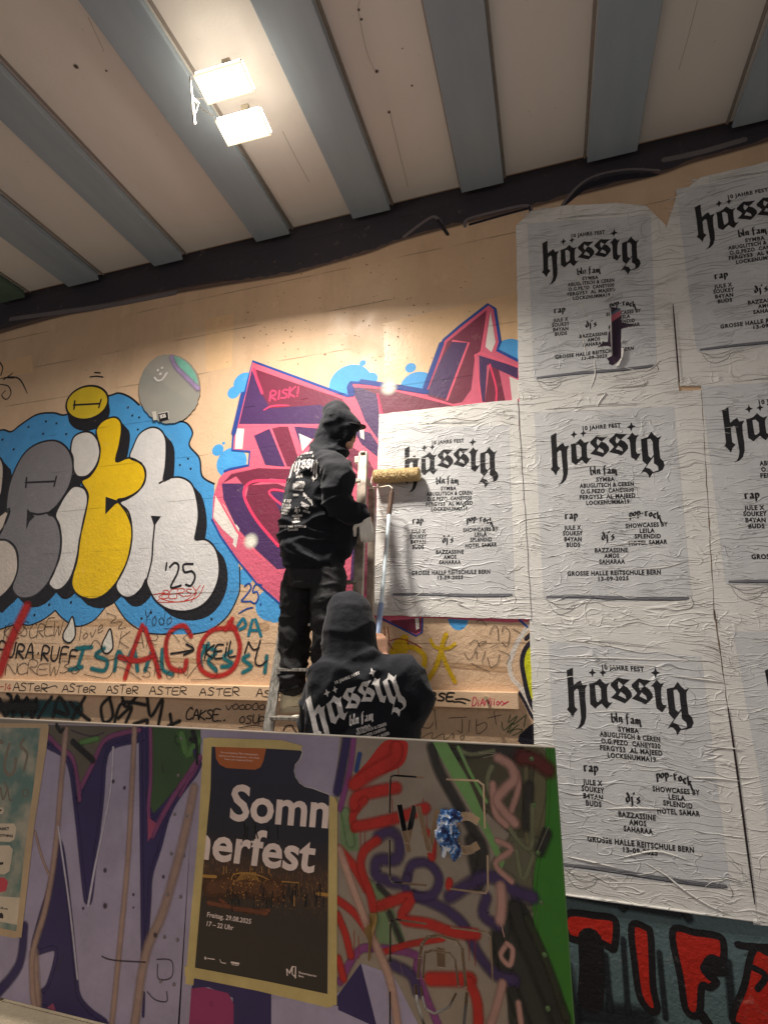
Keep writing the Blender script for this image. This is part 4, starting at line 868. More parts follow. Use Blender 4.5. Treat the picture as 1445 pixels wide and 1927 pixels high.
poster('T', [(971, 426), (1000, 398), (1060, 388), (1160, 383), (1215, 388), (1252, 425), (1279, 760), (977, 776)], .0090, H_M2T, 'torn festival poster at the top of its column with a dark rip through it', seed=5, n=34, corner_round=0,
       big=[(ZT((330, 560), (400, 640), (430, 720)), .007, .004), (ZT((270, 660), (330, 720), (400, 770), (430, 860)), .007, .004), (ZT((560, 690), (640, 620), (760, 540), (840, 460)), .008, .005), (ZT((620, 690), (700, 620), (780, 560)), .006, .004), (ZT((700, 700), (760, 620), (790, 540)), .006, .004), (ZT((380, 860), (410, 960), (430, 1090)), .006, .003), (ZT((270, 930), (290, 1010)), .006, .003), (ZT((400, 540), (450, 640)), .006, .003), (ZT((470, 1060), (475, 1150), (450, 1230)), .008, .004), (ZT((640, 1110), (760, 1130), (850, 1060)), .007, .004), (ZT((670, 1150), (700, 1200), (750, 1210), (730, 1150)), .008, .004)])
poster('TR', [(1250, 440), (1272, 372), (1318, 335), (1400, 316), (1620, 262), (1660, 735), (1279, 727)], .0105, F_TR, 'glossy dim festival poster at the upper right corner, highest on the wall', seed=6, n=40)
poster('M', [(976, 757), (1318, 735), (1343, 1172), (998, 1176)], .0125, ident, 'festival poster in the middle of its column, directly below the torn one', seed=7, n=80,
       big=[(Z7((815, 85), (850, 80), (830, 110), (820, 130)), .012, .006), (Z7((870, 60), (980, 50), (1000, 30)), .009, .005), (Z7((630, 140), (700, 133), (840, 128)), .006, .003), (Z7((960, 720), (1060, 715), (1150, 690)), .007, .003), (Z7((860, 640), (960, 625), (1050, 640)), .006, .003)])
poster('MR', [(1319, 732), (1700, 690), (1740, 1150), (1345, 1166)], .0110, F_MR, 'half-seen festival poster cut off by the right edge, in the middle row', seed=8, n=60)
poster('B', [(996, 1163), (1344, 1168), (1423, 1731), (1016, 1676)], .0155, H_M2B, 'lowest complete festival poster, hanging beside the green edge of the metal screen', seed=9, n=90,
       big=[(ZB((180, 358), (500, 352), (800, 362), (1190, 368)), .007, .003), (ZB((740, 1490), (860, 1560), (960, 1640), (1100, 1730), (1230, 1785)), .010, .005), (ZB((880, 450), (1050, 470), (1210, 490)), .010, .005), (ZB((1010, 1020), (1150, 1025), (1280, 1040)), .010, .004), (ZB((530, 1195), (700, 1190), (860, 1198)), .008, .004), (ZB((310, 1460), (450, 1490), (600, 1525)), .009, .004), (ZB((600, 1475), (700, 1450), (800, 1432), (900, 1450), (1010, 1490)), .010, .004), (ZB((480, 265), (620, 300), (740, 322), (840, 316)), .006, .003), (ZB((1070, 840), (1200, 855), (1300, 860)), .008, .004), (ZB((430, 660), (560, 650), (700, 655)), .005, .002), (ZB((1190, 1450), (1280, 1530), (1340, 1590)), .007, .003)])
poster('BR', [(1347, 1158), (1760, 1140), (1840, 1780), (1416, 1738)], .0135, F_BR, 'cropped festival poster at the lower right edge, showing only a slice of its first letter', seed=10, n=60)
poster('L', [(714.7, 781), (974, 753), (1000, 1166), (704, 1158)], .0180, H_M2L, 'freshly pasted white festival poster under the roller, leftmost of the posters', seed=11, n=80,
       big=[(Z4((990, 610), (1080, 580), (1190, 590), (1260, 572)), .005, .003), (Z4((840, 610), (930, 600)), .005, .002)])
# rolled lower edge and open seams between sheets
m = MB(); e = [(x, -.019, z) for x, z in wm([(1016, 1677), (1063, 1682), (1150, 1694), (1300, 1715), (1424, 1732)])]; m.tube(e, [.003, .005, .006, .006, .003], 8)
o = m.build('rolled_paper_edge', M_PAPER, bpy.data.objects['poster.004'], True)
gm = [o for o in bpy.data.objects if o.get('label', '').startswith('torn festival')][0]
A = Art(PW, .0200); A.stroke([(1265, 575), (1271, 650), (1277, 722)], 2.6, taper=.5); A.build('open_seam', paint((52, 24, 34)), gm)
gb = [o for o in bpy.data.objects if o.get('label', '').startswith('lowest complete')][0]
A = Art(PW, .0172); A.stroke([(1368, 1330), (1385, 1450), (1402, 1580), (1418, 1700)], 4.2, taper=.6); A.stroke([(1343, 1150), (1346, 1170)], 1.6, smooth=False); A.build('open_seam', paint((40, 24, 28)), gb)
# the rip: torn hole with painted wall behind, curled flaps
Zr = Zm(1120, 540, 140 / 1445.)
A = Art(PW, .0110)
rip = Zr((300, 400), (480, 430), (500, 700), (760, 745), (500, 830), (495, 1000), (500, 1300), (508, 1370), (440, 1460), (330, 1535), (260, 1510), (265, 1460), (220, 1400), (320, 1350), (310, 1190), (230, 1150), (150, 1160), (30, 1190), (110, 1130), (150, 1080), (240, 1080), (250, 900), (300, 830), (245, 795), (295, 720))
A.fill(rip, smooth=False); A.build('rip_opening', paint((54, 36, 56)), gm)
A = Art(PW, .0114); A.fill(Zr((300, 560), (485, 450), (485, 580), (310, 700)), smooth=False); A.build('rip_pink_paint', paint((186, 96, 112)), gm)
A = Art(PW, .0115); A.fill(Zr((305, 520), (480, 420), (485, 460), (305, 570)), smooth=False); A.build('rip_teal_paint', paint((70, 104, 120)), gm)
m = MB()
def flap(px, lift):                       # px ring, lift of each point from the wall
    vs = []
    for (x, y), l in zip(Zr(*px), lift): p_ = at(x, y, 0); vs.append((p_.x, -.0115 - l, p_.z))
    m.add(vs, [tuple(range(len(vs)))])
flap([(300, 400), (315, 700), (330, 1340), (300, 1340), (285, 700), (270, 460)], [.0, .0, .0, .022, .03, .02])
flap([(140, 290), (260, 220), (330, 90), (300, 240), (170, 320)], [.01, .0, .0, .02, .018])
flap([(500, 1200), (545, 1230), (520, 1400), (450, 1560), (380, 1560), (500, 1380)], [.0, .018, .02, .014, .004, .0])
flap([(500, 1040), (520, 1030), (510, 1110), (495, 1100)], [0, .014, .014, 0])
m.build('torn_flap', M_PAPER, gm)
# ------------------------------------------------------------------ round mirror disc
ctr = PW.uv(*Z3((926, 268))[0]); 
md = empty('mirror_disc', (ctr[0], 0, ctr[1]), label='round scratched mirror disc with a smiley, stuck on the wall above the blue bubble letters', cat='mirror')
rx = PW.mpp(320, 732); rnd = random.Random(3)
rim = []
for k in range(72):
    a = 2 * math.pi * k / 72; j = 1 + (rnd.uniform(-.02, .02) if -2.6 < (a - math.pi) < 3.2 and (k % 3) else 0) + (.012 * rnd.random() if .2 < a < 2.6 else 0)
    p_ = Z3((926 + 166 * math.cos(a) * j, 268 - 186 * math.sin(a) * j))[0]; u = PW.uv(*p_); rim.append(u)
q = NT('mirror_foil'); p = q.pos()
q.base(q.mix(q.noise(p, 3, 3), rgb(178, 176, 168), rgb(206, 202, 192))); q.rough(q.ramp(q.noise(q.mapv(p, (1, 1, 3)), 12, 4, .7), [(.4, .06), (.7, .2)])); q.b.inputs['Metallic'].default_value = .45; q.bump(q.noise(p, 5, 2), .004, .4); M_MIR = q.m
N = len(rim); mm = MB(); mm.add([(ctr[0], -.016, ctr[1])] + [(x, -.012, z) for x, z in rim], [(0, 1 + (k + 1) % N, 1 + k) for k in range(N)]); mm.build('mirror_face', M_MIR, md)
mm = MB(); mm.add([(x, -.012, z) for x, z in rim] + [(x, -.0, z) for x, z in rim], [(k, (k + 1) % N, N + (k + 1) % N, N + k) for k in range(N)]); mm.build('mirror_rim', simple('mirror_edge', (120, 108, 90), .4, .6), md)
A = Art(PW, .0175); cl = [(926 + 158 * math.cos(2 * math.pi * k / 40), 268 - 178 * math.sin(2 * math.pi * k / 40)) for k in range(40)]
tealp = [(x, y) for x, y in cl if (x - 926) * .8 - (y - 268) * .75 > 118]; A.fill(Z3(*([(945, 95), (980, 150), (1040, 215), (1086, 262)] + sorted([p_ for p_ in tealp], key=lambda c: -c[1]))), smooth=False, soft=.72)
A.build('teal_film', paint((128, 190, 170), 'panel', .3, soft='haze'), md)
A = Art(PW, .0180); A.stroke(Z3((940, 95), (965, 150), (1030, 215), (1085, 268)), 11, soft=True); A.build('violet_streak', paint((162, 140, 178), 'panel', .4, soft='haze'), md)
A = Art(PW, .0182)
A.stroke(Z3((848, 208), (865, 225), (890, 218), (915, 183)), 3.2); A.blob(Z3((866, 168))[0], 2.4, soft=False, n=10); A.blob(Z3((889, 155))[0], 2.4, soft=False, n=10); A.blob(Z3((880, 188))[0], 2.6, soft=False, n=10)
A.build('painted_smiley', paint((214, 208, 204), 'panel'), md)
stk = Art(PW, .0184); stk.fill(Z3((870, 404), (922, 393), (926, 432), (877, 446)), smooth=False); stk.build('black_sticker', paint((26, 24, 26), 'panel', .4), md)
stk = Art(PW, .0184); stk.fill(Z3((834, 394), (856, 390), (862, 438), (842, 440)), smooth=False); stk.build('white_sticker', paint((196, 190, 178), 'panel', .4), md)
stk = Art(PW, .0188); text_px(stk, 'SOS', Z3((880, 430))[0], Z3((912, 422))[0], 6.2, bold=.05); stk.stroke(Z3((870, 404), (922, 393)), 1, smooth=False); stk.stroke(Z3((922, 393), (926, 432)), 1.2, smooth=False); stk.build('sticker_lettering', paint((220, 214, 206), 'panel', .4), md)
# ------------------------------------------------------------------ metal screen in the foreground
scr = empty('metal_screen', (at(500, 1700, PANEL_Y).x, PANEL_Y, .16), label='painted sheet metal urinal screen standing across the bottom of the photo with cut-out WC signs', cat='screen')
def quad_along(pts, w):
    uv = [PP.uv(*p_) for p_ in pts]; hw = w * PP.mpp(*pts[0]) / 2; out = []
    for a, b in zip(uv, uv[1:]):
        d = (b[0] - a[0], b[1] - a[1]); L = math.hypot(*d); t = (d[0] / L, d[1] / L); n = (-t[1] * hw, t[0] * hw)
        a2 = (a[0] - t[0] * hw * .9, a[1] - t[1] * hw * .9); b2 = (b[0] + t[0] * hw * .9, b[1] + t[1] * hw * .9)
        out.append([(a2[0] + n[0], a2[1] + n[1]), (a2[0] - n[0], a2[1] - n[1]), (b2[0] - n[0], b2[1] - n[1]), (b2[0] + n[0], b2[1] + n[1])])
    return out
SLOTS = [[(592, 282), (420, 270), (405, 282), (400, 480)], [(400, 640), (402, 850), (418, 876), (605, 893)], [(725, 292), (900, 300), (932, 325), (940, 565)], [(955, 728), (958, 915), (945, 938), (745, 912)],
         [(605, 1110), (425, 1086), (405, 1105), (403, 1330)], [(752, 1132), (950, 1160), (972, 1185), (984, 1430)], [(403, 1500), (403, 1900)], [(745, 2000), (990, 2010)]]
HOLES = []; SLOT_PATHS = []
for s0 in SLOTS: HOLES += quad_along(Zc(*s0), 3.6); SLOT_PATHS.append((Zc(*s0), 3.6))
for a, b in [((458, 452), (505, 690)), ((500, 640), (540, 458)), ((566, 460), (622, 692)), ((628, 690), (668, 480))]: HOLES += quad_along(Zc(a, b), 11)
cc = [(835 + 88 * math.cos(a) * .95, 598 + 96 * math.sin(a)) for a in [R(-52 - 256 * k / 12) for k in range(13)]]
HOLES += quad_along(Zc(*cc), 15)
for pts, w in [([(562, 1415), (570, 1300), (585, 1225), (615, 1188), (680, 1178), (780, 1208), (812, 1255), (832, 1465)], 6), ([(590, 1418), (600, 1275), (640, 1262), (740, 1280), (772, 1320), (790, 1460)], 4.4), ([(548, 1465), (555, 1560), (600, 1700)], 6), ([(578, 1470), (598, 1590), (655, 1622), (738, 1582), (775, 1510)], 4.2), ([(838, 1510), (820, 1700)], 6.5), ([(690, 1272), (692, 1335)], 17)]:
    HOLES += quad_along(Zc(*pts), w)
q = NT('bare_sheet_metal'); p = q.pos(); g = q.n.new('ShaderNodeGroup'); g.node_tree = GH['panel'][0]
q.base(q.mix(q.ramp(q.noise(p, 6, 5, .7), [(.3, 0.), (.7, 1.)]), rgb(132, 118, 104), rgb(150, 136, 122))); q.rough(.38); q.b.inputs['Metallic'].default_value = .15; q.bump(g.outputs['Height'], .003); M_SHEET = q.m
M_EDGE = simple('bright_sheet_edge', (188, 180, 168), .3, .75)
def topz(x): return PP.uv(x, 1353 + .0528 * x)[1]
TOPZ = PP.uv(500, 1353 + .0528 * 500)[1]; BOT = .165
uL, uS1, uS2, uR = -3.6, PP.uv(352, 1650)[0], PP.uv(1000, 1650)[0], PP.uv(1060, 1650)[0]
for (a, b, nm) in [(uL, uS1 - .002, 'sheet'), (uS1 + .001, uS2 - .0015, 'sheet'), (uS2 + .0015, uR, 'sheet')]:
    A = Art(PP, 0.0, holes=HOLES); A.fill_uv([(a, BOT), (b, BOT), (b, TOPZ), (a, TOPZ)]); o = A.build(nm, M_SHEET, scr)
    A = Art(Plane('Y', PANEL_Y + .004), 0.0, holes=HOLES); A.fill_uv([(a, BOT), (b, BOT), (b, TOPZ), (a, TOPZ)]); o2 = A.build('sheet_back', M_SHEET, scr)
m = MB()
for h in HOLES:                          # cut edges give the slots their thickness
    n = len(h); m.add([(x, PANEL_Y, z) for x, z in h] + [(x, PANEL_Y + .004, z) for x, z in h], [(i, (i + 1) % n, n + (i + 1) % n, n + i) for i in range(n)])
m.build('cut_edge', M_EDGE, scr, kind='stuff')
MB().box(((uL + uR) / 2, PANEL_Y + .011, TOPZ + .001), (uR - uL, .024, .0045), bev=.001).build('top_edge', M_EDGE, scr)
MB().box((uR + .0015, PANEL_Y + .011, (TOPZ + BOT) / 2), (.003, .022, TOPZ - BOT - .004)).build('side_edge', simple('green_edge', (66, 120, 44), .5), scr)
m = MB()
for x in (uL + .3, uS1 - .9, uS1, uS2, uR - .03): m.box((x, PANEL_Y + .025, (TOPZ + BOT) / 2 - .01), (.04, .036, TOPZ - BOT - .04))
for i, x in enumerate((uL + .3, uS1 - .9, uS1 + .02, uS2 - .01)):
    MB().box((x, PANEL_Y + .025, (TOPZ + BOT) / 2 - .01), (.04, .036, TOPZ - BOT - .04)).build('post', M_EDGE, scr)
# rivet strip left of the first seam
a0, a1 = PP.uv(*Za((1060, 900))[0])[0], uS1 - .003
MB().box(((a0 + a1) / 2, PANEL_Y + .0006, (TOPZ + BOT) / 2), (a1 - a0, .0013, TOPZ - BOT - .004)).build('joint_strip', paint((150, 140, 158), 'panel', .5), scr)
def screw(px, r=.0042, mat=None):
    c = at(px[0], px[1], PANEL_Y); b = MB(); b.tube([c + Vector((0, -.0012, 0)), c + Vector((0, -.0032, 0)), c + Vector((0, -.0046, 0))], [r, r * .95, r * .5], 10); b.tube([c + Vector((0, -.0016, 0)), c + Vector((0, -.0020, 0))], [r * 1.7, r * 1.7], 12)
    auto_smooth(b.build('screw', mat or simple_screw, scr))
simple_screw = simple('screw_steel', (120, 110, 112), .4, .5)
for p_ in Za((1080, 632), (1157, 642), (1060, 877), (1138, 890), (1037, 1130), (1117, 1143), (1017, 1392), (1097, 1410), (993, 1665), (1076, 1685), (1120, 165), (1103, 392)): screw(p_)
sg = simple('screw_green', (80, 104, 60), .5)
for p_ in Zc((1205, 175), (1219, 438), (1241, 708), (1260, 990), (1278, 1285), (1297, 1590)): screw(p_, .0048, sg)

LAV = (160, 148, 170); DPU = (46, 34, 84); MAU = (122, 62, 104); TAN = (176, 138, 112); GRN = (64, 92, 52); PRD = (178, 34, 24); VIO = (62, 44, 86)
BND = [PP.uv(x, y) for x, y in ((0, 1500), (0, 1500))]
KEEP = [((uL, TOPZ - .001), (uR, TOPZ - .001)), ((uR - .001, BOT), (uR - .001, TOPZ))]
KEEP = [(b, a) for a, b in KEEP[:1]] + [((uR - .0005, BOT), (uR - .0005, TOPZ)), ((uL, BOT + .001), (uR, BOT + .001))]
def art(off): return Art(PP, off, holes=HOLES, keep=KEEP)
def put(nm, c, off, fills=(), strokes=(), soft=True, blobs=(), rough=.5, sm=False):
    if fills:
        A = art(off)
        for f in fills: A.fill(f, smooth=sm)
        A.build(nm, paint(c, 'panel', rough), scr)
    if strokes or blobs:
        nm2 = nm + ('_spray' if fills else ''); mt = paint(c, 'panel', rough, soft='haze' if (soft and nm in HZ) else soft); i = 0
        for pts, w in strokes:
            if w >= 8:
                i += 1; A = art(off + .0001 + i * 1e-5); A.stroke(pts, w, soft=soft); A.build(nm2, mt, scr)
        A = art(off + .0001 + (i + 1) * 1e-5)
        for pts, w in strokes:
            if w < 8: A.stroke(pts, w, soft=soft)
        for cpt, r in blobs: A.blob(cpt, r)
        A.build(nm2, mt, scr)
HZ = ('pink_spray', 'tan_stripe', 'pale_streak', 'pink_tan_stripe', 'olive_haze', 'dark_red_spray', 'dark_diagonal_spray', 'dark_lower_spray', 'soot_ground', 'moss_ground', 'olive_ground', 'dark_olive_ground', 'dark_green_stroke', 'dark_speck', 'light_green_paint', 'violet_spray')
def soften(f, w): return (list(f) + [f[0]], w)
# left sheet
f = Za((-400, 60), (1060, 90), (1215, 110), (1100, 2100), (-400, 2100)); put('lavender_paint', LAV, .0004, [f])
f1 = Za((930, 90), (1240, 100), (1240, 262), (962, 690), (912, 560)); f2 = Za((300, 80), (870, 95), (850, 150), (640, 182), (495, 520), (435, 290), (300, 165))
put('olive_paint', (92, 84, 72), .0007, [f2]); put('green_paint', (54, 78, 46), .0007, [f1], [(Za((1100, 170), (1160, 230)), 18)]); put('light_green_paint', (84, 124, 66), .0009, strokes=[(Za((500, 190), (600, 165)), 12), (Za((1120, 140), (1160, 260), (1220, 180)), 20)])
V1 = Za((300, 190), (430, 285), (470, 540), (490, 520), (560, 360), (650, 195), (870, 135), (870, 172), (700, 215), (652, 300), (630, 560), (590, 900), (562, 1150), (540, 1172), (522, 1110), (470, 620), (420, 310), (300, 215))
V2 = Za((868, 95), (916, 95), (916, 560), (955, 640), (1225, 325), (1205, 385), (1060, 600), (985, 850), (935, 1010), (922, 1200), (905, 1420), (885, 1525), (878, 1000))
V3 = Za((362, 790), (392, 880), (440, 1300), (470, 1620), (490, 1760), (560, 1850), (660, 1930), (600, 2000), (330, 1870), (240, 1790), (250, 1740), (300, 1680), (345, 1470), (205, 1482), (245, 1280), (300, 1090))
put('dark_violet_outline', DPU, .0014, [V1, V2, V3], [soften(V1, 9), soften(V2, 9), soften(V3, 10), (Za((150, 1330), (120, 1560), (0, 1720), (-60, 1760)), 20), (Za((890, 1740), (885, 1880)), 7)])
put('mauve_outline', MAU, .0018, strokes=[(Za((300, 150), (360, 215), (445, 280), (480, 420), (492, 545)), 9), (Za((498, 470), (570, 330), (645, 178), (780, 125), (860, 112)), 10), (Za((930, 95), (932, 400), (918, 600), (935, 760)), 9), (Za((940, 770), (1050, 560), (1235, 280)), 11), (Za((1110, 520), (1240, 290)), 6)])
put('rose_patch', (150, 66, 96), .0021, [Za((912, 650), (968, 690), (915, 805)), Za((290, 1830), (330, 1800), (345, 1850))])
put('tan_stripe', (160, 130, 118), .0026, strokes=[(Za((408, 110), (375, 480), (345, 830), (285, 1200), (205, 1480), (200, 1700), (215, 1830)), 15), (Za((832, 100), (795, 850), (745, 1400), (690, 1950)), 14), (Za((1200, 470), (1130, 800), (1010, 1230), (900, 1500), (830, 1950)), 22), (Za((218, 740), (260, 900), (305, 1010)), 6), (Za((210, 1500), (230, 1800)), 24)])
put('pale_streak', (186, 176, 190), .0028, strokes=[(Za((700, 220), (680, 500), (590, 950), (545, 1200)), 6), (Za((360, 710), (430, 1200), (480, 1650)), 5)])
put('dark_speck', (66, 52, 66), .0030, strokes=[(Za((630, 1512), (700, 1535), (900, 1548)), 3), (Za((1000, 310), (1010, 380)), 2), (Za((350, 1600), (390, 1500)), 2), (Za((350, 95), (380, 130)), 5), (Za((440, 115), (560, 150), (640, 130)), 3), (Za((970, 1530), (1060, 1540), (1060, 1640), (980, 1650), (975, 1560)), 2.6), (Za((910, 1730), (960, 1780), (1030, 1790), (1030, 1730)), 2.6)],
    blobs=[(Za((825, 1130))[0], 4), (Za((825, 1210))[0], 3), (Za((515, 1215))[0], 4), (Za((650, 1200))[0], 7), (Za((650, 980))[0], 6), (Za((770, 470))[0], 5), (Za((700, 430))[0], 5), (Za((960, 1380))[0], 6), (Za((1010, 1020))[0], 5)])
put('black_tag_mark', (18, 16, 20), .0032, strokes=[(Za((350, 80), (375, 120), (395, 105)), 7), (Za((1190, 120), (1210, 180), (1180, 170)), 9), (Za((450, 185), (575, 300)), 12), (Za((1215, 180), (1218, 320)), 6)])
# middle sheet
put('lavender_paint', LAV, .0004, [Zb((20, 20), (1040, 45), (1010, 480), (1107, 520), (1107, 900), (0, 1900), (0, 2400), (20, 2400))]) if False else None
f = Za((1222, 95), (2080, 130), (2000, 560), (1240, 2100), (1110, 2100)); f = [(372, 1368), (640, 1382), (630, 1500), (625, 1927), (620, 2000), (330, 2000)]
put('lavender_paint', (158, 146, 166), .0004, [f])
f = Zc((130, 1500), (235, 1335), (420, 1400), (560, 1677), (700, 2000), (-400, 2000), (-400, 1560)); put('lavender_paint', (164, 152, 174), .0008, [f])
put('dark_violet_outline', DPU, .0012, [Zb((100, 1600), (960, 1740), (1107, 1760), (1107, 1830), (960, 1800), (590, 1735), (590, 2000), (330, 2000), (340, 1760), (180, 1690), (70, 1700)), Zc((105, 1520), (238, 1335), (275, 1480), (330, 1700), (110, 1600))], [(Zc((160, 50), (140, 180), (105, 360)), 20), (Zb((90, 150), (110, 280), (0, 400)), 8)])
put('magenta_patch', (150, 46, 96), .0017, [Zb((70, 1700), (150, 1690), (310, 1730), (345, 1800), (345, 2000), (50, 2000))], blobs=[(Zb((200, 1800))[0], 5)])
put('mauve_outline', (128, 60, 116), .0016, strokes=[(Zc((198, 55), (178, 230), (120, 460)), 12), (Zc((120, 1440), (220, 1270), (330, 1250), (550, 1290), (560, 1400), (690, 1720)), 17), (Zb((0, 360), (60, 330), (130, 200)), 8)])
put('green_under_paint', (112, 134, 92), .0009, [Zc((120, 480), (200, 430), (230, 700), (120, 700)), Zc((320, 1050), (380, 1030), (420, 1230), (330, 1240))], [(Zc((150, 480), (180, 650)), 22), (Zc((280, 880), (380, 1000), (460, 1200)), 20)])
put('dark_green_stroke', (46, 42, 38), .0012, strokes=[(Zc((640, 110), (690, 260), (860, 560), (930, 700), (900, 900)), 26), (Zc((400, 1050), (470, 1220)), 14), (Zc((340, 900), (400, 960)), 14), (Zc((760, 150), (960, 120), (1160, 160)), 30), (Zc((1190, 330), (1180, 560)), 24), (Zc((860, 640), (900, 850)), 30)])
put('green_band_paint', (112, 154, 88), .0016, [Zc((640, 70), (722, 80), (850, 300), (1052, 762), (1035, 805), (940, 600), (690, 170))], [(Zc((790, 110), (860, 260), (950, 420)), 8)])
_d1 = Zc((722, 85), (1170, 112), (1182, 420), (1180, 560), (1110, 600), (950, 460), (930, 480), (850, 300)); _d2 = Zc((1172, 112), (1250, 116), (1300, 250), (1296, 420), (1240, 640), (1215, 700), (1180, 620))
_d3 = Zc((1005, 1200), (1050, 1190), (1100, 1010), (1160, 1030), (1250, 1210), (1440, 1700), (1130, 1760), (1080, 1450), (1000, 1340)); _d4 = Zc((1110, 600), (1230, 640), (1225, 830), (1230, 1010), (1120, 1000), (1100, 860), (1000, 800), (1000, 760))
put('dark_olive_ground', (74, 68, 50), .0010, [_d1], [soften(_d1, 14)]); put('olive_ground', (104, 98, 70), .0011, [_d2], [soften(_d2, 14)]); put('soot_ground', (44, 44, 38), .0013, [_d3], [soften(_d3, 18)]); put('moss_ground', (96, 92, 72), .00105, [_d4], [soften(_d4, 16)])
put('olive_haze', (112, 112, 84), .0014, strokes=[(Zc((790, 120), (860, 150), (990, 130)), 10), (Zc((980, 220), (960, 340), (1100, 600), (1200, 680), (1210, 440)), 13), (Zc((1120, 700), (1160, 860), (1240, 640)), 13)])
put('violet_spray', VIO, .0022, strokes=[(Zc((335, 620), (400, 585), (455, 640), (440, 745), (335, 750), (330, 840), (440, 880)), 27), (Zc((500, 850), (530, 775), (620, 770), (680, 850), (650, 940), (560, 960), (490, 920), (500, 850)), 22), (Zc((540, 950), (700, 1020), (820, 1120), (900, 1280), (1000, 1400), (1110, 1430)), 26), (Zc((740, 960), (900, 860), (1000, 850), (1100, 920), (1210, 960)), 30), (Zc((950, 960), (930, 1060), (1010, 1120)), 25), (Zc((410, 1340), (520, 1400), (560, 1500)), 26)])
REDS = [(Zc((440, 110), (420, 180), (300, 255), (200, 320)), 34), (Zc((440, 340), (330, 360), (220, 390), (200, 440)), 29), (Zc((605, 455), (480, 500), (320, 540), (210, 560)), 27), (Zc((200, 570), (195, 490), (260, 410)), 20), (Zc((605, 590), (640, 640), (640, 730)), 22), (Zc((330, 640), (255, 700), (240, 800), (290, 940), (310, 1030)), 23), (Zc((115, 690), (200, 790), (270, 910)), 24), (Zc((105, 975), (200, 1050), (290, 1170)), 20),
        (Zc((345, 1010), (520, 960), (470, 1080), (620, 1110), (760, 1160), (890, 1170)), 26), (Zc((360, 1275), (500, 1230), (700, 1195)), 15), (Zc((630, 1425), (860, 1425)), 34), (Zc((850, 1440), (895, 1550), (905, 1720)), 28), (Zc((105, 1060), (150, 1170), (180, 1290)), 20), (Zc((110, 1310), (140, 1420)), 20), (Zc((740, 870), (735, 900)), 18)]
put('red_spray', PRD, .0027, strokes=[(a_, w_ * .86) for a_, w_ in REDS])
put('red_fill', PRD, .0025, [Zc((375, 75), (490, 75), (503, 130), (470, 215), (350, 268), (250, 308), (170, 342), (190, 290), (280, 185))], sm=True)
dr = random.Random(12); put('paint_drip', (150, 30, 24), .0029, strokes=[(Zc((x, y), (x + 1, y + l)), 1.6) for x, y, l in [(415, 400, 130), (450, 220, 60), (610, 470, 90), (590, 400, 20), (235, 580, 120), (260, 590, 90), (200, 1150, 160), (225, 1180, 130), (850, 1200, 120), (885, 1180, 170), (655, 700, 40)]])
put('pink_tan_stripe', (186, 146, 128), .0030, strokes=[(Zc((115, 690), (190, 900), (290, 1160), (400, 1420), (450, 1720)), 20), (Zc((440, 1250), (500, 1500)), 0.5)])
put('blue_dab', (38, 62, 120), .0030, strokes=[(Zc((232, 150), (212, 240)), 10)])
put('pink_spray', (178, 134, 122), .0034, strokes=[(Zc((1015, 170), (1085, 215), (1105, 290), (1050, 350), (1010, 420), (1110, 540)), 22), (Zc((1120, 250), (1130, 340), (1090, 470)), 14), (Zc((985, 320), (1000, 480), (1060, 550)), 17), (Zc((1030, 900), (1035, 1000), (1025, 1090)), 24),
    (Zc((1010, 640), (1090, 690), (1000, 770), (1090, 870)), 14), (Zc((1065, 1225), (1030, 1290), (1080, 1345), (1098, 1260), (1065, 1225)), 12), (Zc((1040, 1450), (1000, 1600), (960, 1720)), 20), (Zc((1030, 1100), (1050, 1185)), 3), (Zc((1130, 1560), (1150, 1720)), 14)])
put('dark_lower_spray', (34, 34, 30), .0018, strokes=[(Zc((1110, 1020), (1160, 1180), (1220, 1300), (1300, 1500), (1400, 1750)), 46), (Zc((1010, 1180), (1060, 1380), (1180, 1720)), 34), (Zc((1290, 600), (1250, 700)), 26)])
put('fine_scratch', (150, 140, 120), .0036, strokes=[(Zc((790, 110), (850, 230)), 1.5), (Zc((930, 170), (1000, 150), (900, 140)), 1.4), (Zc((1240, 700), (1300, 560)), 1.2)])
# green strip
gf = Zc((1292, 95), (1345, 95), (1460, 1700), (1440, 2000), (1400, 1640), (1240, 1200), (1230, 820), (1285, 600), (1300, 300)); put('bright_green_paint', (52, 118, 30), .0016, [gf], [soften(gf, 9)])
put('dark_red_spray', (92, 30, 26), .0020, strokes=[(Zc((1150, 170), (1220, 180), (1300, 240)), 36)]); put('dark_diagonal_spray', (40, 44, 26), .0022, strokes=[(Zc((1180, 1080), (1290, 1330), (1400, 1640)), 20)])

# crumpled blue foil stuffed in the letter C, torn tape scrap
rnd = random.Random(8)
def wad(ctr, rx, ry, rz, seed, nm, mat, parent, fr=9.0):
    bm = bmesh.new(); bmesh.ops.create_icosphere(bm, subdivisions=4, radius=1)
    for v in bm.verts:
        d = v.co.copy(); n1 = mnoise.noise(d * 2.2 + Vector((seed, 0, 0))); n2 = abs(mnoise.noise(d * 5 + Vector((0, seed, 0)))); v.co = Vector((d.x * rx, d.y * ry, d.z * rz)) * (1 + .35 * n1 - .75 * n2 + .25 * abs(mnoise.noise(d * 11 + Vector((seed, 2, 0)))))
    vs = [Vector(ctr) + v.co for v in bm.verts]; fs = [[w.index for w in f_.verts] for f_ in bm.faces]; bm.free()
    return meshobj(nm, vs, fs, mat, parent)
q = NT('blue_white_foil'); p = q.pos(); n_ = q.noise(p, 26, 3, .6, 1.0)
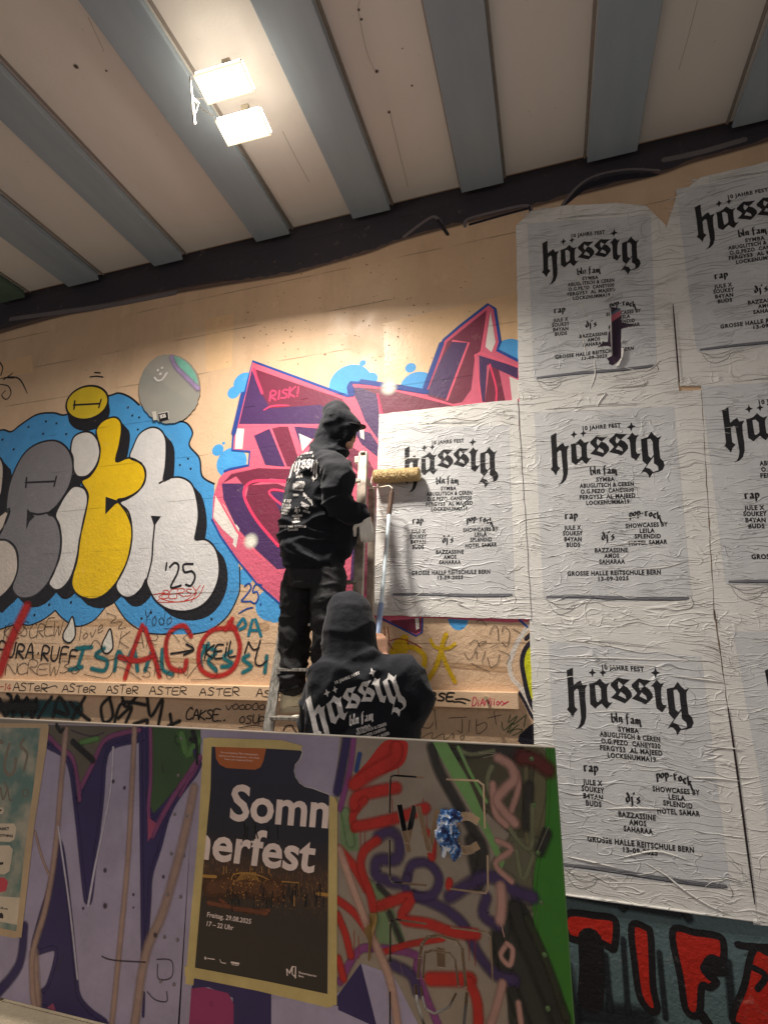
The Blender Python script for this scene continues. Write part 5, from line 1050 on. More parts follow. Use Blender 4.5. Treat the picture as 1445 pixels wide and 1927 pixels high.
cr_ = q.n.new('ShaderNodeValToRGB'); q.link(n_, cr_.inputs[0]); e = cr_.color_ramp.elements; e[0].position = .42; e[0].color = (*rgb(20, 34, 84), 1); e[1].position = .60; e[1].color = (*rgb(210, 214, 222), 1); x = e.new(.52); x.color = (*rgb(60, 120, 184), 1); cr_.color_ramp.interpolation = 'CONSTANT' if False else 'LINEAR'
q.base(cr_.outputs[0]); q.rough(.28); q.bump(q.noise(p, 90, 3, .7), .004); M_FOIL = q.m
fo = empty('foil_wrapper', at(842, 1572, PANEL_Y), label='crumpled blue and white wrapper stuffed into the letter C of the sign', cat='wrapper')
c0 = at(*Zc((722, 590))[0], PANEL_Y - .012); wad(c0, .042, .018, .075, 3.1, 'crumpled_foil', M_FOIL, fo); wad(at(*Zc((765, 500))[0], PANEL_Y - .012), .028, .012, .022, 6.1, 'foil_fold', M_FOIL, fo); wad(at(*Zc((770, 690))[0], PANEL_Y - .010), .022, .010, .034, 8.1, 'foil_fold', M_FOIL, fo)
tp = empty('tape_scrap', at(*Zc((300, 1150))[0], PANEL_Y), label='small brown shred of old tape hanging on the screen right of the carousel poster', cat='tape scrap')
A = Art(PP, .004); m = MB(); vs = []
for (x, y), l in zip(Zc((285, 1050), (330, 1045), (335, 1090), (310, 1180), (290, 1320), (282, 1310), (285, 1200), (262, 1140), (300, 1090)), [.004, .004, .012, .018, .008, .008, .01, .012, .02]): p_ = at(x, y, PANEL_Y); vs.append((p_.x, PANEL_Y - l, p_.z))
m.add([at(*Zc((298, 1140))[0], PANEL_Y) + Vector((0, -.008, 0))] + [Vector(v) for v in vs], [(0, 1 + i, 1 + (i + 1) % len(vs)) for i in range(len(vs))]); m.build('brown_shred', simple('old_tape', (120, 92, 44), .4), tp)

# ------------------------------------------------------------------ carousel poster taped to the screen
sf = empty('taped_poster', at(500, 1630, PANEL_Y), label='dark night-market poster with big rounded lettering, taped to the metal screen, one corner torn away', cat='poster')
PO = [(196, 118), (780, 140), (792, 160), (774, 205), (745, 240), (738, 280), (748, 322), (775, 362), (812, 386), (860, 396), (910, 416), (966, 436), (955, 1738), (95, 1565)]
q = NT('night_print'); p = q.pos(); sx = q.n.new('ShaderNodeSeparateXYZ'); q.link(p, sx.inputs[0]); z0, z1 = at(*Zb((500, 1650))[0], PANEL_Y).z, at(*Zb((500, 125))[0], PANEL_Y).z
v = q.math('DIVIDE', q.math('SUBTRACT', sx.outputs[2], z0), z1 - z0)
cr_ = q.n.new('ShaderNodeValToRGB'); q.link(v, cr_.inputs[0]); e = cr_.color_ramp.elements; e[0].position = 0; e[0].color = (*rgb(36, 29, 26), 1); e[1].position = 1; e[1].color = (*rgb(33, 32, 52), 1)
for ps, cl_ in [(.30, (44, 33, 27)), (.42, (70, 44, 28)), (.50, (50, 34, 28)), (.60, (30, 28, 40))]: x = e.new(ps); x.color = (*rgb(*cl_), 1)
band = q.ramp(v, [(.26, 0.), (.36, 1.)]); band2 = q.ramp(v, [(.46, 1.), (.52, 0.)])
nz = q.ramp(q.noise(q.mapv(p, (3.2, 1, 1.2)), 34, 4, .75), [(.52, 0.), (.72, 1.)])
c = q.mix(q.math('MULTIPLY', q.math('MULTIPLY', band, band2), q.math('MULTIPLY', nz, .75)), cr_.outputs[0], rgb(150, 100, 44))
nz2 = q.ramp(q.noise(q.mapv(p, (3.5, 1, 1.4)), 40, 4, .75), [(.5, 0.), (.7, 1.)])
c = q.mix(q.math('MULTIPLY', q.math('MULTIPLY', q.ramp(v, [(.18, 0.), (.3, 1.)]), q.ramp(v, [(.4, 1.), (.48, 0.)])), q.math('MULTIPLY', nz2, .8)), c, rgb(22, 18, 18))
q.base(c); q.rough(.32); q.bump(q.noise(p, 6, 3), .004); M_NIGHT = q.m
A = Art(PP, .0046, keep=[]); A.fill(Zb(*PO), smooth=False); A.build('poster_sheet', M_NIGHT, sf)
A = Art(PP, .0041); A.stroke(Zb(*PO[1:12]), 2.4); A.build('torn_white_edge', paint((206, 196, 188), 'panel'), sf)
lo = paint((118, 78, 34), 'panel'); 
A = Art(PP, .0052); rnd = random.Random(6)
A.stroke(Zb((330, 990), (350, 955), (430, 945), (510, 960), (575, 990)), 2.2, taper=.4)
for k in range(13): x = 360 + k * 13; A.stroke(Zb((440 + (x - 440) * .5, 935 + 12), (x, 1000 - 14 * math.sin(k / 12 * 3.14))), 1.4)
for x in (282, 300, 455, 530, 575): A.stroke(Zb((x, 905), (x, 945)), 1.6)
A.stroke(Zb((660, 1000), (770, 1010), (765, 1085)), 1.6, smooth=False); A.stroke(Zb((890, 1080), (955, 1088)), 6); A.stroke(Zb((150, 965), (230, 970)), 5); A.stroke(Zb((740, 1100), (740, 1160)), 2)
A.build('carousel_print', paint((176, 128, 58), 'panel'), sf)
A = Art(PP, .0049); A.stroke(Zb((200, 1040), (420, 1030), (620, 1060)), 42, soft=True); A.build('warm_glow_print', paint((96, 58, 32), 'panel', soft='haze'), sf)
A = Art(PP, .0050); A.stroke(Zb((260, 1120), (330, 1170), (450, 1195), (575, 1190)), 8, soft=True); A.stroke(Zb((180, 1140), (560, 1210)), 9, soft=True); A.build('lit_ground_print', paint((112, 62, 36), 'panel', soft=True), sf)
A = Art(PP, .0051)
for k in range(46):
    x = rnd.uniform(300, 950); y = rnd.uniform(1010, 1120); h = rnd.uniform(40, 90); A.stroke(Zb((x, y), (x + rnd.uniform(-4, 4), y + h)), rnd.uniform(1.5, 3.2), soft=True)
for k in range(8): x = 430 + rnd.uniform(-30, 200) ; A.stroke(Zb((x, 640 + rnd.uniform(-20, 20)), (x + rnd.uniform(-20, 20), 720)), 3, soft=True)
B_ = Art(PP, .0054)
for k in range(110):
    x = rnd.gauss(430, 90); y = rnd.gauss(1010, 55)
    if 150 < x < 900 and 900 < y < 1200: B_.blob(Zb((x, y))[0], rnd.uniform(.5, 1.5), rnd.uniform(.5, 2.0), soft=False, n=5)
for k in range(40): B_.blob(Zb((rnd.uniform(600, 950), rnd.uniform(1000, 1180)))[0], rnd.uniform(.4, 1.0), rnd.uniform(.5, 1.5), soft=False, n=5)
B_.build('lantern_print', paint((190, 132, 60), 'panel'), sf)
A.build('crowd_print', paint((16, 13, 15), 'panel', soft=True), sf)
A = Art(PP, .0053); A.fill(Zb((226, 120), (558, 133), (540, 215), (520, 258), (485, 273), (300, 262), (255, 240), (232, 200)), smooth=False); A.build('orange_tab_print', paint((172, 92, 46), 'panel', .35), sf)
WP = paint((232, 208, 198), 'panel', .35)
rightcut = [PP.uv(*Zb((966, 430))[0]), PP.uv(*Zb((955, 1738))[0])]; leftcut = [PP.uv(*Zb((195, 118))[0]), PP.uv(*Zb((95, 1565))[0])]
A = Art(PP, .0056, keep=[(rightcut[1], rightcut[0])]); text_px(A, 'Somm', Zb((318, 596))[0], Zb((1040, 654))[0], 225 * .289, bold=.024, space=1.0); A.build('poster_headline', WP, sf)
A = Art(PP, .0056, keep=[(leftcut[0], leftcut[1])]); text_px(A, 'nerfest', Zb((62, 838))[0], Zb((868, 940))[0], 222 * .289, bold=.024, space=1.0); A.build('poster_headline', WP, sf)
A = Art(PP, .0057); text_px(A, 'Freitag, 29.08.2025', Zb((172, 1230))[0], Zb((458, 1277))[0], 31 * .289, bold=.012); text_px(A, '17 – 22 Uhr', Zb((170, 1290))[0], Zb((343, 1318))[0], 31 * .289, bold=.016); A.build('date_lettering', WP, sf)
A = Art(PP, .0057)
for t_, a, b in [('Führung Ausstellung Offene Ateliergespräche', (262, 164), (505, 180)), ('Einblicke ins Museumsquartier - ohne Reden', (252, 186), (516, 202)), ('Feiern und entspannte Drinks', (286, 208), (470, 220))]: text_px(A, t_, Zb(a)[0], Zb(b)[0], 11 * .289, bold=.0)
A.build('tab_lettering', WP, sf)
A = Art(PP, .0057)
A.stroke(Zb((692, 1572), (695, 1612)), 2.2, smooth=False); A.stroke(Zb((695, 1575), (710, 1598), (728, 1560)), 3, smooth=False); A.stroke(Zb((728, 1556), (750, 1556), (748, 1628)), 2.4, smooth=False); A.stroke(Zb((728, 1556), (728, 1605), (748, 1622)), 2, smooth=False)
text_px(A, 'Museumsquartier', Zb((768, 1598))[0], Zb((886, 1624))[0], 13 * .289, bold=.02); text_px(A, 'Bern', Zb((768, 1620))[0], Zb((800, 1628))[0], 13 * .289, bold=.02); A.blob(Zb((163, 1500))[0], 2.4, soft=False); A.stroke(Zb((178, 1502), (222, 1508)), 1.6); A.stroke(Zb((258, 1510), (266, 1528), (296, 1534)), 1.4); A.stroke(Zb((332, 1528), (380, 1536)), 3); A.stroke(Zb((335, 1542), (378, 1548)), 1)
A.build('footer_logo', WP, sf)
M_TAPE = paint((196, 172, 112), 'panel', .45)
M_TAPE2 = paint((206, 184, 120), 'panel', .4)
for pts in [((200, 64), (660, 80), (795, 118), (782, 148), (560, 134), (190, 122)), ((150, 70), (205, 60), (196, 400), (150, 900), (85, 1676), (32, 1668), (70, 1200), (115, 700)), ((28, 1552), (97, 1562), (560, 1650), (1000, 1742), (996, 1812), (960, 1822), (500, 1712), (30, 1618)), ((972, 440), (1005, 452), (1022, 490), (1020, 1000), (1018, 1806), (958, 1800), (962, 1000), (966, 560))]:
    tk = globals().get('tk', 0) + 1; A = Art(PP, .0060 + .0005 * tk); A.fill(Zb(*pts), smooth=False); o = A.build('masking_tape_strip', M_TAPE, sf)

# ------------------------------------------------------------------ cropped teal poster at the left edge
tpst = empty('cloud_poster', at(30, 1560, PANEL_Y), label='cropped pale green cloud poster with bubble letters at the left edge of the metal screen', cat='poster')
q = NT('cloud_print'); p = q.pos(); n_ = q.noise(p, 7, 4, .6); q.base(q.mix(q.ramp(n_, [(.42, 0.), (.66, 1.)]), rgb(92, 118, 110), rgb(164, 156, 138))); q.rough(.35); q.bump(q.noise(p, 6, 2), .003)
A = Art(PP, .0046); A.fill(Za((-700, 60), (300, 90), (215, 700), (130, 1390), (-700, 1190)), smooth=False); A.build('poster_sheet', q.m, tpst)
A = Art(PP, .0052); A.fill(Za((-300, 830), (60, 825), (82, 850), (60, 985), (30, 1005), (-300, 960)), smooth=False); A.fill(Za((-300, 690), (90, 690), (104, 720), (90, 790), (60, 805), (-300, 780)), smooth=False); A.fill(Za((-300, 600), (20, 590), (28, 612), (16, 632), (-300, 640)), smooth=False); A.fill(Za((-300, 1120), (150, 1150), (130, 1320), (-300, 1240)), smooth=False); A.build('white_box_print', paint((206, 188, 164), 'panel', .4), tpst)
A = Art(PP, .0053); A.fill(Za((-300, 1010), (30, 1025), (52, 1050), (40, 1105), (10, 1115), (-300, 1080)), smooth=False); A.build('red_box_print', paint((198, 66, 80), 'panel', .4), tpst)
A = Art(PP, .0056); text_px(A, 'MARKT', Za((-20, 732))[0], Za((60, 730))[0], 5, bold=.05); text_px(A, 'CLOTHING', Za((-25, 768))[0], Za((82, 775))[0], 4.6, bold=.05); text_px(A, 'valbe', Za((-30, 1212))[0], Za((50, 1224))[0], 4, bold=.02); A.stroke(Za((-10, 610), (8, 608)), 3); A.stroke(Za((0, 938), (18, 936)), 4)
A.fill(Za((-10, 1250), (12, 1240), (24, 1256), (22, 1278), (-10, 1272)), smooth=False); A.build('dark_print', paint((40, 34, 34), 'panel'), tpst)
A = Art(PP, .0056)
for pts, w in [(((60, 200), (40, 270), (30, 350), (60, 390), (90, 360), (100, 290)), 6), (((150, 165), (130, 210), (170, 260), (150, 360)), 5), (((5, 470), (20, 540), (45, 480), (30, 440)), 4), (((50, 470), (60, 540), (75, 545)), 3), (((140, 490), (160, 480), (180, 500), (150, 525), (142, 490)), 2), (((0, 180), (15, 190)), 6)]: A.stroke(Za(*pts), w)
A.build('bubble_letter_print', paint((150, 138, 122), 'panel', .2, metal=.5), tpst)
for pts in [((255, 82), (305, 88), (290, 220), (215, 700), (135, 1395), (100, 1390), (150, 900), (215, 420)), ((-700, 1170), (0, 1335), (135, 1362), (100, 1400), (0, 1380), (-700, 1230)), ((-700, 60), (300, 72), (300, 100), (-700, 92))]:
    tk += 1; A = Art(PP, .0045 + .0005 * tk); A.fill(Za(*pts), smooth=False); A.build('masking_tape_strip', paint((186, 158, 124), 'panel', .45), tpst)
# ------------------------------------------------------------------ figures
def loft(mb, secs, n=16):
    """secs: list of (centre, rx, ry, xaxis, yaxis) closed ellipse sections"""
    vs = []
    for c, rx, ry, X, Y in secs:
        for k in range(n):
            a = 2 * math.pi * k / n; vs.append(Vector(c) + X * (rx * math.cos(a)) + Y * (ry * math.sin(a)))
    m = len(secs); fs = [(i * n + k, i * n + (k + 1) % n, (i + 1) * n + (k + 1) % n, (i + 1) * n + k) for i in range(m - 1) for k in range(n)]
    fs += [tuple(range(n))[::-1], tuple((m - 1) * n + k for k in range(n))]; mb.add(vs, fs)
def limb(mb, pts, rads, flat=1.0, n=14):
    """rounded limb through joints"""
    P_ = []; Rr = []
    m = len(pts); V = [Vector(p_) for p_ in pts]
    for i in range(m - 1):
        a, b, c, d = V[max(i - 1, 0)], V[i], V[i + 1], V[min(i + 2, m - 1)]
        for k in range(5):
            t = k / 5; P_.append(.5 * (2 * b + (c - a) * t + (2 * a - 5 * b + 4 * c - d) * t * t + (3 * b - a - 3 * c + d) * t ** 3)); Rr.append(rads[i] * (1 - t) + rads[i + 1] * t)
    P_.append(V[-1]); Rr.append(rads[-1])
    d0 = (P_[0] - P_[1]).normalized(); d1 = (P_[-1] - P_[-2]).normalized()
    P_ = [P_[0] + d0 * Rr[0] * .75, P_[0] + d0 * Rr[0] * .45] + P_ + [P_[-1] + d1 * Rr[-1] * .45, P_[-1] + d1 * Rr[-1] * .75]; Rr = [Rr[0] * .45, Rr[0] * .82] + Rr + [Rr[-1] * .82, Rr[-1] * .45]
    mb.tube(P_, Rr, n)
def fuse(name, mb, mat, parent, voxel=.012, smooth=6, fold=None, **k):
    o = meshobj('tmp', mb.v, mb.f, mat); 
    r = o.modifiers.new('r', 'REMESH'); r.mode = 'VOXEL'; r.voxel_size = voxel; r.use_smooth_shade = True
    s_ = o.modifiers.new('s', 'SMOOTH'); s_.iterations = smooth; s_.factor = .5
    bpy.context.view_layer.update(); dg = bpy.context.evaluated_depsgraph_get()
    me = bpy.data.meshes.new_from_object(o.evaluated_get(dg)); bpy.data.objects.remove(o)
    if fold:
        co = [v.co.copy() for v in me.vertices]; no = [v.normal.copy() for v in me.vertices]
        for v, c, nn in zip(me.vertices, co, no): v.co = c + nn * fold(c)
    me.polygons.foreach_set('use_smooth', [True] * len(me.polygons)); me.update()
    me.materials.clear(); me.materials.append(mat); me.name = name
    ob = bpy.data.objects.new(name, me); COL.objects.link(ob); ob.parent = parent; ob.matrix_parent_inverse = Matrix.Translation(-Vector(parent.location)); return prop(ob, **k)
def ridged(p_, s, seed): return 1 - abs(mnoise.noise(Vector((p_.x * s[0] + seed, p_.y * s[1], p_.z * s[2])))) * 2.4
def folds(amp, s=(7, 7, 13), seed=0, crumple=None):
    def f(c):
        big = ridged(c, (s[0] * .5, s[1] * .5, s[2] * .5), seed + 9); sm = ridged(c, s, seed)
        a = amp * (.9 * max(0, sm) ** 2 + .6 * big - .5)
        if crumple: a *= crumple(c)
        return a
    return f
q = NT('black_sweat_fabric'); p = q.n.new('ShaderNodeTexCoord').outputs['Object']
q.base(q.mix(q.noise(p, 5, 4, .6), rgb(14, 16, 22), rgb(23, 25, 33))); q.rough(.85); q.b.inputs['Sheen Weight'].default_value = .08; q.b.inputs['Sheen Roughness'].default_value = .5; q.b.inputs['Specular IOR Level'].default_value = .25
q.bump(q.math('ADD', q.noise(p, 14, 3, .6), q.math('MULTIPLY', q.noise(p, 400, 2), .06)), .008); M_HOOD = q.m
q = NT('faded_black_denim'); p = q.n.new('ShaderNodeTexCoord').outputs['Object']
q.base(q.mix(q.noise(p, 7, 4, .6), rgb(32, 32, 34), rgb(42, 41, 42))); q.rough(.8); q.b.inputs['Specular IOR Level'].default_value = .3; q.bump(q.math('ADD', q.noise(p, 16, 3, .6), q.math('MULTIPLY', q.noise(p, 300, 2), .08)), .010); M_DENIM = q.m
M_SKIN = simple('skin', (205, 156, 128), .5, bump=(120, .0006)); M_GLOVE = simple('white_work_glove', (226, 220, 210), .8, bump=(160, .002)); M_CAP = simple('black_cap_cloth', (24, 24, 28), .7)
M_SHOE = simple('cream_shoe', (222, 212, 184), .6, bump=(60, .002)); M_SOLE = simple('pale_sole', (196, 186, 160), .6); M_HAIR = simple('dark_hair', (40, 30, 24), .6)
M_PRT = simple('white_screen_print', (206, 200, 196), .55, bump=(40, .002), var=.14, scale=30)

def hand(mb, wrist, dirv, side, palm, L=.18, curl=.5, r=.0088, spread=.22, thumb=1):
    """palm box fused with five tapering bent fingers; dirv along the hand, side across it (thumb side +), palm = facing"""
    d = Vector(dirv).normalized(); s = Vector(side).normalized(); pn = Vector(palm).normalized(); W = Vector(wrist)
    for f in (-.024, -.008, .008, .024): limb(mb, [W, W + d * .045 + s * f, W + d * .092 + s * f * 1.15], [.020, .015, .0125], n=10)
    for i, (f, ln) in enumerate(((.028, .072), (.0095, .080), (-.010, .074), (-.029, .058))):
        b = W + d * .088 + s * f * 1.1; dd = (d + s * f * spread * 4).normalized(); pts = [b]; ang = 0
        for j, sg in enumerate((.45, .32, .25)):
            ang += curl * (0.7 + .3 * j); v = dd * math.cos(ang) + pn * math.sin(ang); pts.append(pts[-1] + v * ln * sg)
        limb(mb, pts, [r * 1.1, r, r * .92, r * .8], n=8)
    b = W + d * .03 + s * .028; v1 = (d * .6 + s * .75 + pn * .35).normalized(); v2 = (d * .8 + s * .15 + pn * .6).normalized()
    limb(mb, [b, b + v1 * .042, b + v1 * .042 + v2 * .034, b + v1 * .042 + v2 * .058], [.015, .0125, .0105, .0085], n=8)

def print_on(parent, target, name, polys_px, mat, off=.0035, step=.02):
    """polys_px: list of (verts2d px, faces). Projects the print onto the garment, following its folds."""
    bm = bmesh.new(); bm.from_mesh(target.data); bvh = BVHTree.FromBMesh(bm); bm.free(); V = []; Fc = []
    for vs, fs in polys_px:
        b2 = bmesh.new(); bv = [b2.verts.new((x, y, 0)) for x, y in vs]
        for f in fs:
            try: b2.faces.new([bv[i] for i in f])
            except ValueError: pass
        bmesh.ops.triangulate(b2, faces=b2.faces[:])
        for _ in range(4):
            es = [e for e in b2.edges if e.calc_length() > step]
            if not es: break
            bmesh.ops.subdivide_edges(b2, edges=es, cuts=1); bmesh.ops.triangulate(b2, faces=b2.faces[:])
        b2.verts.index_update(); n = len(V); ok = {}
        for v in b2.verts:
            d = ray(v.co.x, v.co.y).normalized(); h = bvh.ray_cast(CAM, d)
            if h[0] is None: V.append(Vector((0, 0, 0))); ok[v.index] = False
            else: V.append(h[0] + h[1] * off if h[1].dot(d) < 0 else h[0] - h[1] * off); ok[v.index] = True
        for f in b2.faces:
            ids = [v.index for v in f.verts]
            if all(ok[i] for i in ids):
                if max((V[n + a] - V[n + b]).length for a in ids for b in ids) < .12: Fc.append(tuple(n + i for i in ids))
        b2.free()
    used = sorted({i for f in Fc for i in f}); mp = {u: i for i, u in enumerate(used)}
    return meshobj(name, [V[u] for u in used], [tuple(mp[i] for i in f) for f in Fc], mat, parent, False)
def glyph_polys(Hm, sel=None):
    out = []
    for i, (o_, hs) in enumerate(GLYPHS):
        if sel and i not in sel: continue
        lp = [[Vector((*Hm(*p_), 0)) for p_ in l] for l in [o_] + list(hs)]; flat = [(v.x, v.y) for l in lp for v in l]; out.append((flat, tessellate_polygon(lp)))
    return out
def text_polys(t, L, Rr, cap, bold=.04):
    vs, fs = text_mesh(t, bold, 1.1); dx, dy = Rr[0] - L[0], Rr[1] - L[1]; n = math.hypot(dx, dy); ux, uy = dy / n, -dx / n
    return ([(L[0] + dx * x + ux * cap * y, L[1] + dy * x + uy * cap * y) for x, y in vs], fs)
def nib_polys(t, L, Rr, xh, w, arc=0):
    pl = []; nib(pl, t, (L[0], -L[1]), (Rr[0], -Rr[1]), xh, w, arc); return [([(x, -y) for x, y in p_], [(0, 1, 2, 3)]) for p_ in pl]

# ---- person on the ladder
YL = -.60
J = lambda x, y, dy=0.0: at(x, y, YL + dy)
p1 = empty('person', J(600, 1320), label='person in black printed hoodie, cap and jeans standing on the ladder, facing the wall', cat='person')
# body (continuous skin), mostly inside the clothes
mb = MB()
hd = J(646, 812, .02)
fdir = (RT * .94 - Vector((0, 0, 1)) * .42 + FWD * .22).normalized()      # looks down to the right
limb(mb, [J(622, 862), J(632, 838), hd], [.055, .052, .08]); limb(mb, [hd - fdir * .02 + Vector((0, 0, .02)), hd + fdir * .012 - Vector((0, 0, .025))], [.088, .078])
limb(mb, [J(652, 826), J(657, 838)], [.045, .030])                         # jaw and chin
limb(mb, [J(660, 820), J(667, 829)], [.016, .011], n=8)                  # nose
limb(mb, [J(660, 816), J(664, 818)], [.013, .010], n=8); limb(mb, [J(660, 835), J(663, 836)], [.011, .008], n=8)
limb(mb, [J(606, 890), J(600, 960), J(592, 1050)], [.13, .12, .13]); limb(mb, [J(628, 885, -.06), J(640, 940, -.1), J(684, 972, -.02), J(691, 985, .0)], [.055, .05, .036, .028])
limb(mb, [J(580, 890, .14), J(590, 950, .26), J(660, 960, .26)], [.055, .045, .035]); limb(mb, [J(578, 1060, .04), J(568, 1180, .05), J(549, 1302, .02)], [.085, .055, .04]); limb(mb, [J(612, 1060, -.02), J(614, 1165, -.04), J(618, 1262, .06)], [.085, .055, .04])
fuse('body', mb, M_SKIN, p1, .009, 3)
# hoodie: torso, hood, sleeves
mb = MB()
ax = (RT * .82 + FWD * .57).normalized(); ay = (RT * .57 - FWD * .82).normalized()
def sec(x, y, w, d, dy=0): return (J(x, y, dy), w * ppm(x, y, YL), d, (RT * .93 + FWD * .36).normalized(), (FWD * .93 - RT * .36).normalized())
loft(mb, [sec(612, 846, 22, .07), sec(606, 858, 40, .13), sec(601, 880, 52, .17), sec(598, 920, 60, .18), sec(595, 965, 67, .18), sec(593, 1010, 68, .18), sec(591, 1045, 65, .17), sec(590, 1060, 58, .16)], 24)
limb(mb, [J(608, 875, -.05), J(632, 885, -.13), J(637, 905, -.16), J(634, 938, -.17), J(650, 958, -.14), J(676, 966, -.10), J(683, 969, -.10)], [.09, .095, .095, .085, .07, .052, .046])
limb(mb, [J(585, 880, .12), J(570, 940, .24), J(600, 975, .30), J(655, 975, .28)], [.08, .075, .065, .05])
limb(mb, [J(642, 945, -.03), J(648, 985, -.03), J(640, 1030, -.02)], [.07, .085, .07])
cr1 = lambda c: 1.5 if c.z < 2.42 else (.35 if c.z > 2.86 else 1.0)
limb(mb, [J(633, 790), J(652, 795), J(668, 800)], [.102, .078, .046]); limb(mb, [J(630, 802), J(638, 826), J(645, 840)], [.100, .075, .036]); limb(mb, [J(622, 797), J(616, 832), J(612, 858)], [.068, .088, .11]); limb(mb, [J(610, 855), J(640, 852)], [.10, .06]); limb(mb, [J(620, 776), J(634, 770), J(648, 775)], [.056, .060, .046]); limb(mb, [J(653, 806, -.01), J(655, 820, -.01), J(648, 832, -.01)], [.058, .046, .034])
limb(mb, [J(604, 852, -.05), J(622, 862, -.09), J(640, 864, -.04)], [.035, .03, .02])
# opening of the hood is left in front by trimming later
ho = fuse('hoodie', mb, M_HOOD, p1, .010, 5, folds(.015, (6, 6, 12), 2, cr1))
def trim(o, keepfn):
    bm = bmesh.new(); bm.from_mesh(o.data); bmesh.ops.delete(bm, geom=[f for f in bm.faces if not keepfn(f.calc_center_median())], context='FACES'); bm.to_mesh(o.data); bm.free()
fc = J(670, 829)
trim(ho, lambda c: not ((c - fc).length < .030 and (c - hd).dot(fdir) > .02))
mb = MB(); hb = J(593, 1058); loft(mb, [sec(592, 1040, 62, .165), sec(591, 1052, 60, .16), sec(591, 1064, 59, .158), sec(591, 1067, 54, .15)], 24); fuse('hoodie_hem', mb, M_HOOD, p1, .010, 2, folds(.006, (10, 10, 3), 5))
mb = MB(); limb(mb, [J(680, 968, -.10), J(685, 973, -.10)], [.044, .042]); fuse('cuff', mb, M_HOOD, p1, .009, 2)
# kangaroo cord, cap
mb = MB(); b0, b1 = J(672, 800), J(697, 804); bx = (b1 - b0).normalized(); by = Vector((0, 0, 1)).cross(bx).normalized(); vs = []
for i in range(9):
    t = i / 8 * math.pi; vs.append(b0 - bx * .03 + by * math.cos(t) * .058 + bx * math.sin(t) * .090 - Vector((0, 0, .012 * math.cos(t) ** 2)))
n0 = len(vs); vs2 = [v + Vector((0, 0, .006)) for v in vs]; mb.add(vs + vs2, [tuple(range(n0)), tuple(range(n0, 2 * n0))[::-1]] + [(i, i + n0, (i + 1) % n0 + n0, (i + 1) % n0) for i in range(n0)])
limb(mb, [J(652, 794), J(668, 800)], [.06, .036]); auto_smooth(mb.build('cap', M_CAP, p1))
# trousers
mb = MB()
loft(mb, [sec(591, 1050, 50, .14), sec(591, 1078, 51, .145), sec(590, 1100, 50, .14)], 20)
limb(mb, [J(568, 1080, .02), J(561, 1130, .02), J(557, 1180, .03), J(553, 1230, .03), J(549, 1268, .01), J(549, 1286, .0)], [.110, .105, .096, .088, .080, .083])
limb(mb, [J(617, 1080, -.02), J(618, 1130, -.04), J(617, 1180, -.04), J(616, 1225, .0), J(616, 1262, .05)], [.105, .102, .095, .085, .08])
fuse('trousers', mb, M_DENIM, p1, .009, 3, folds(.011, (9, 9, 15), 7, lambda c: 1.5 if c.z < 1.75 else 1.0))
# shoes
def shoe(toe, heel, up, nm='shoe'):
    t = (toe - heel); L = t.length; t.normalize(); u = Vector((0, 0, 1)); w = t.cross(u).normalized(); mb = MB()
    S_ = lambda f, h, ww, hh: (heel + t * L * f + u * h, ww, hh, w, u)
    loft(mb, [S_(0, .06, .028, .045), S_(.05, .065, .034, .055), S_(.25, .07, .038, .060), S_(.45, .060, .042, .050), S_(.7, .048, .046, .036), S_(.9, .040, .040, .026), S_(1.0, .036, .024, .016)], 16)
    limb(mb, [heel + t * L * .16 + u * .07, heel + t * L * .13 + u * .125], [.045, .042]); a = fuse(nm, mb, M_SHOE, p1, .007, 2)
    mb = MB(); ring = []
    for k in range(24):
        an = 2 * math.pi * k / 24; ff = .5 - .53 * math.cos(an); ring.append(heel + t * L * ff + w * (math.sin(an) * (.040 + .012 * ff)))
    n = 24; lo_ = [v + u * 0.0 for v in ring]; hi = [v + u * .030 + (heel + t * L * .5 - v) * .04 for v in ring]; mb.add(lo_ + hi, [(k, (k + 1) % n, n + (k + 1) % n, n + k) for k in range(n)] + [tuple(range(n))[::-1], tuple(range(n, 2 * n))]); auto_smooth(mb.build('shoe_sole', M_SOLE, p1), 50)
    m2 = MB()
    for k in range(4): c = heel + t * L * (.42 + .1 * k) + u * (.112 - .014 * k); m2.tube([c - w * .028, c + u * .006, c + w * .028], .004, 6)
    m2.build('shoe_laces', M_SOLE, p1)
heelL = J(527, 1341, -.02); heelL.z += .0
shoe(heelL + (RT * .9 + FWD * .32).normalized() * .285 * Vector((1, 1, 0)), heelL, None); STEP_Z = heelL.z
heelR = J(600, 1290, .0); shoe(heelR + (RT * .5 + FWD * .75).normalized() * .28 * Vector((1, 1, 0)), heelR, None)
# gloved hand hanging at the rail
mb = MB(); hand(mb, J(687, 973, -.10), J(690, 1000, -.10) - J(687, 973, -.10), RT * -1, FWD, curl=.45, r=.0112, spread=.3); limb(mb, [J(683, 969, -.09), J(688, 980, -.095)], [.034, .034]); fuse('glove', mb, M_GLOVE, p1, .0038, 1)
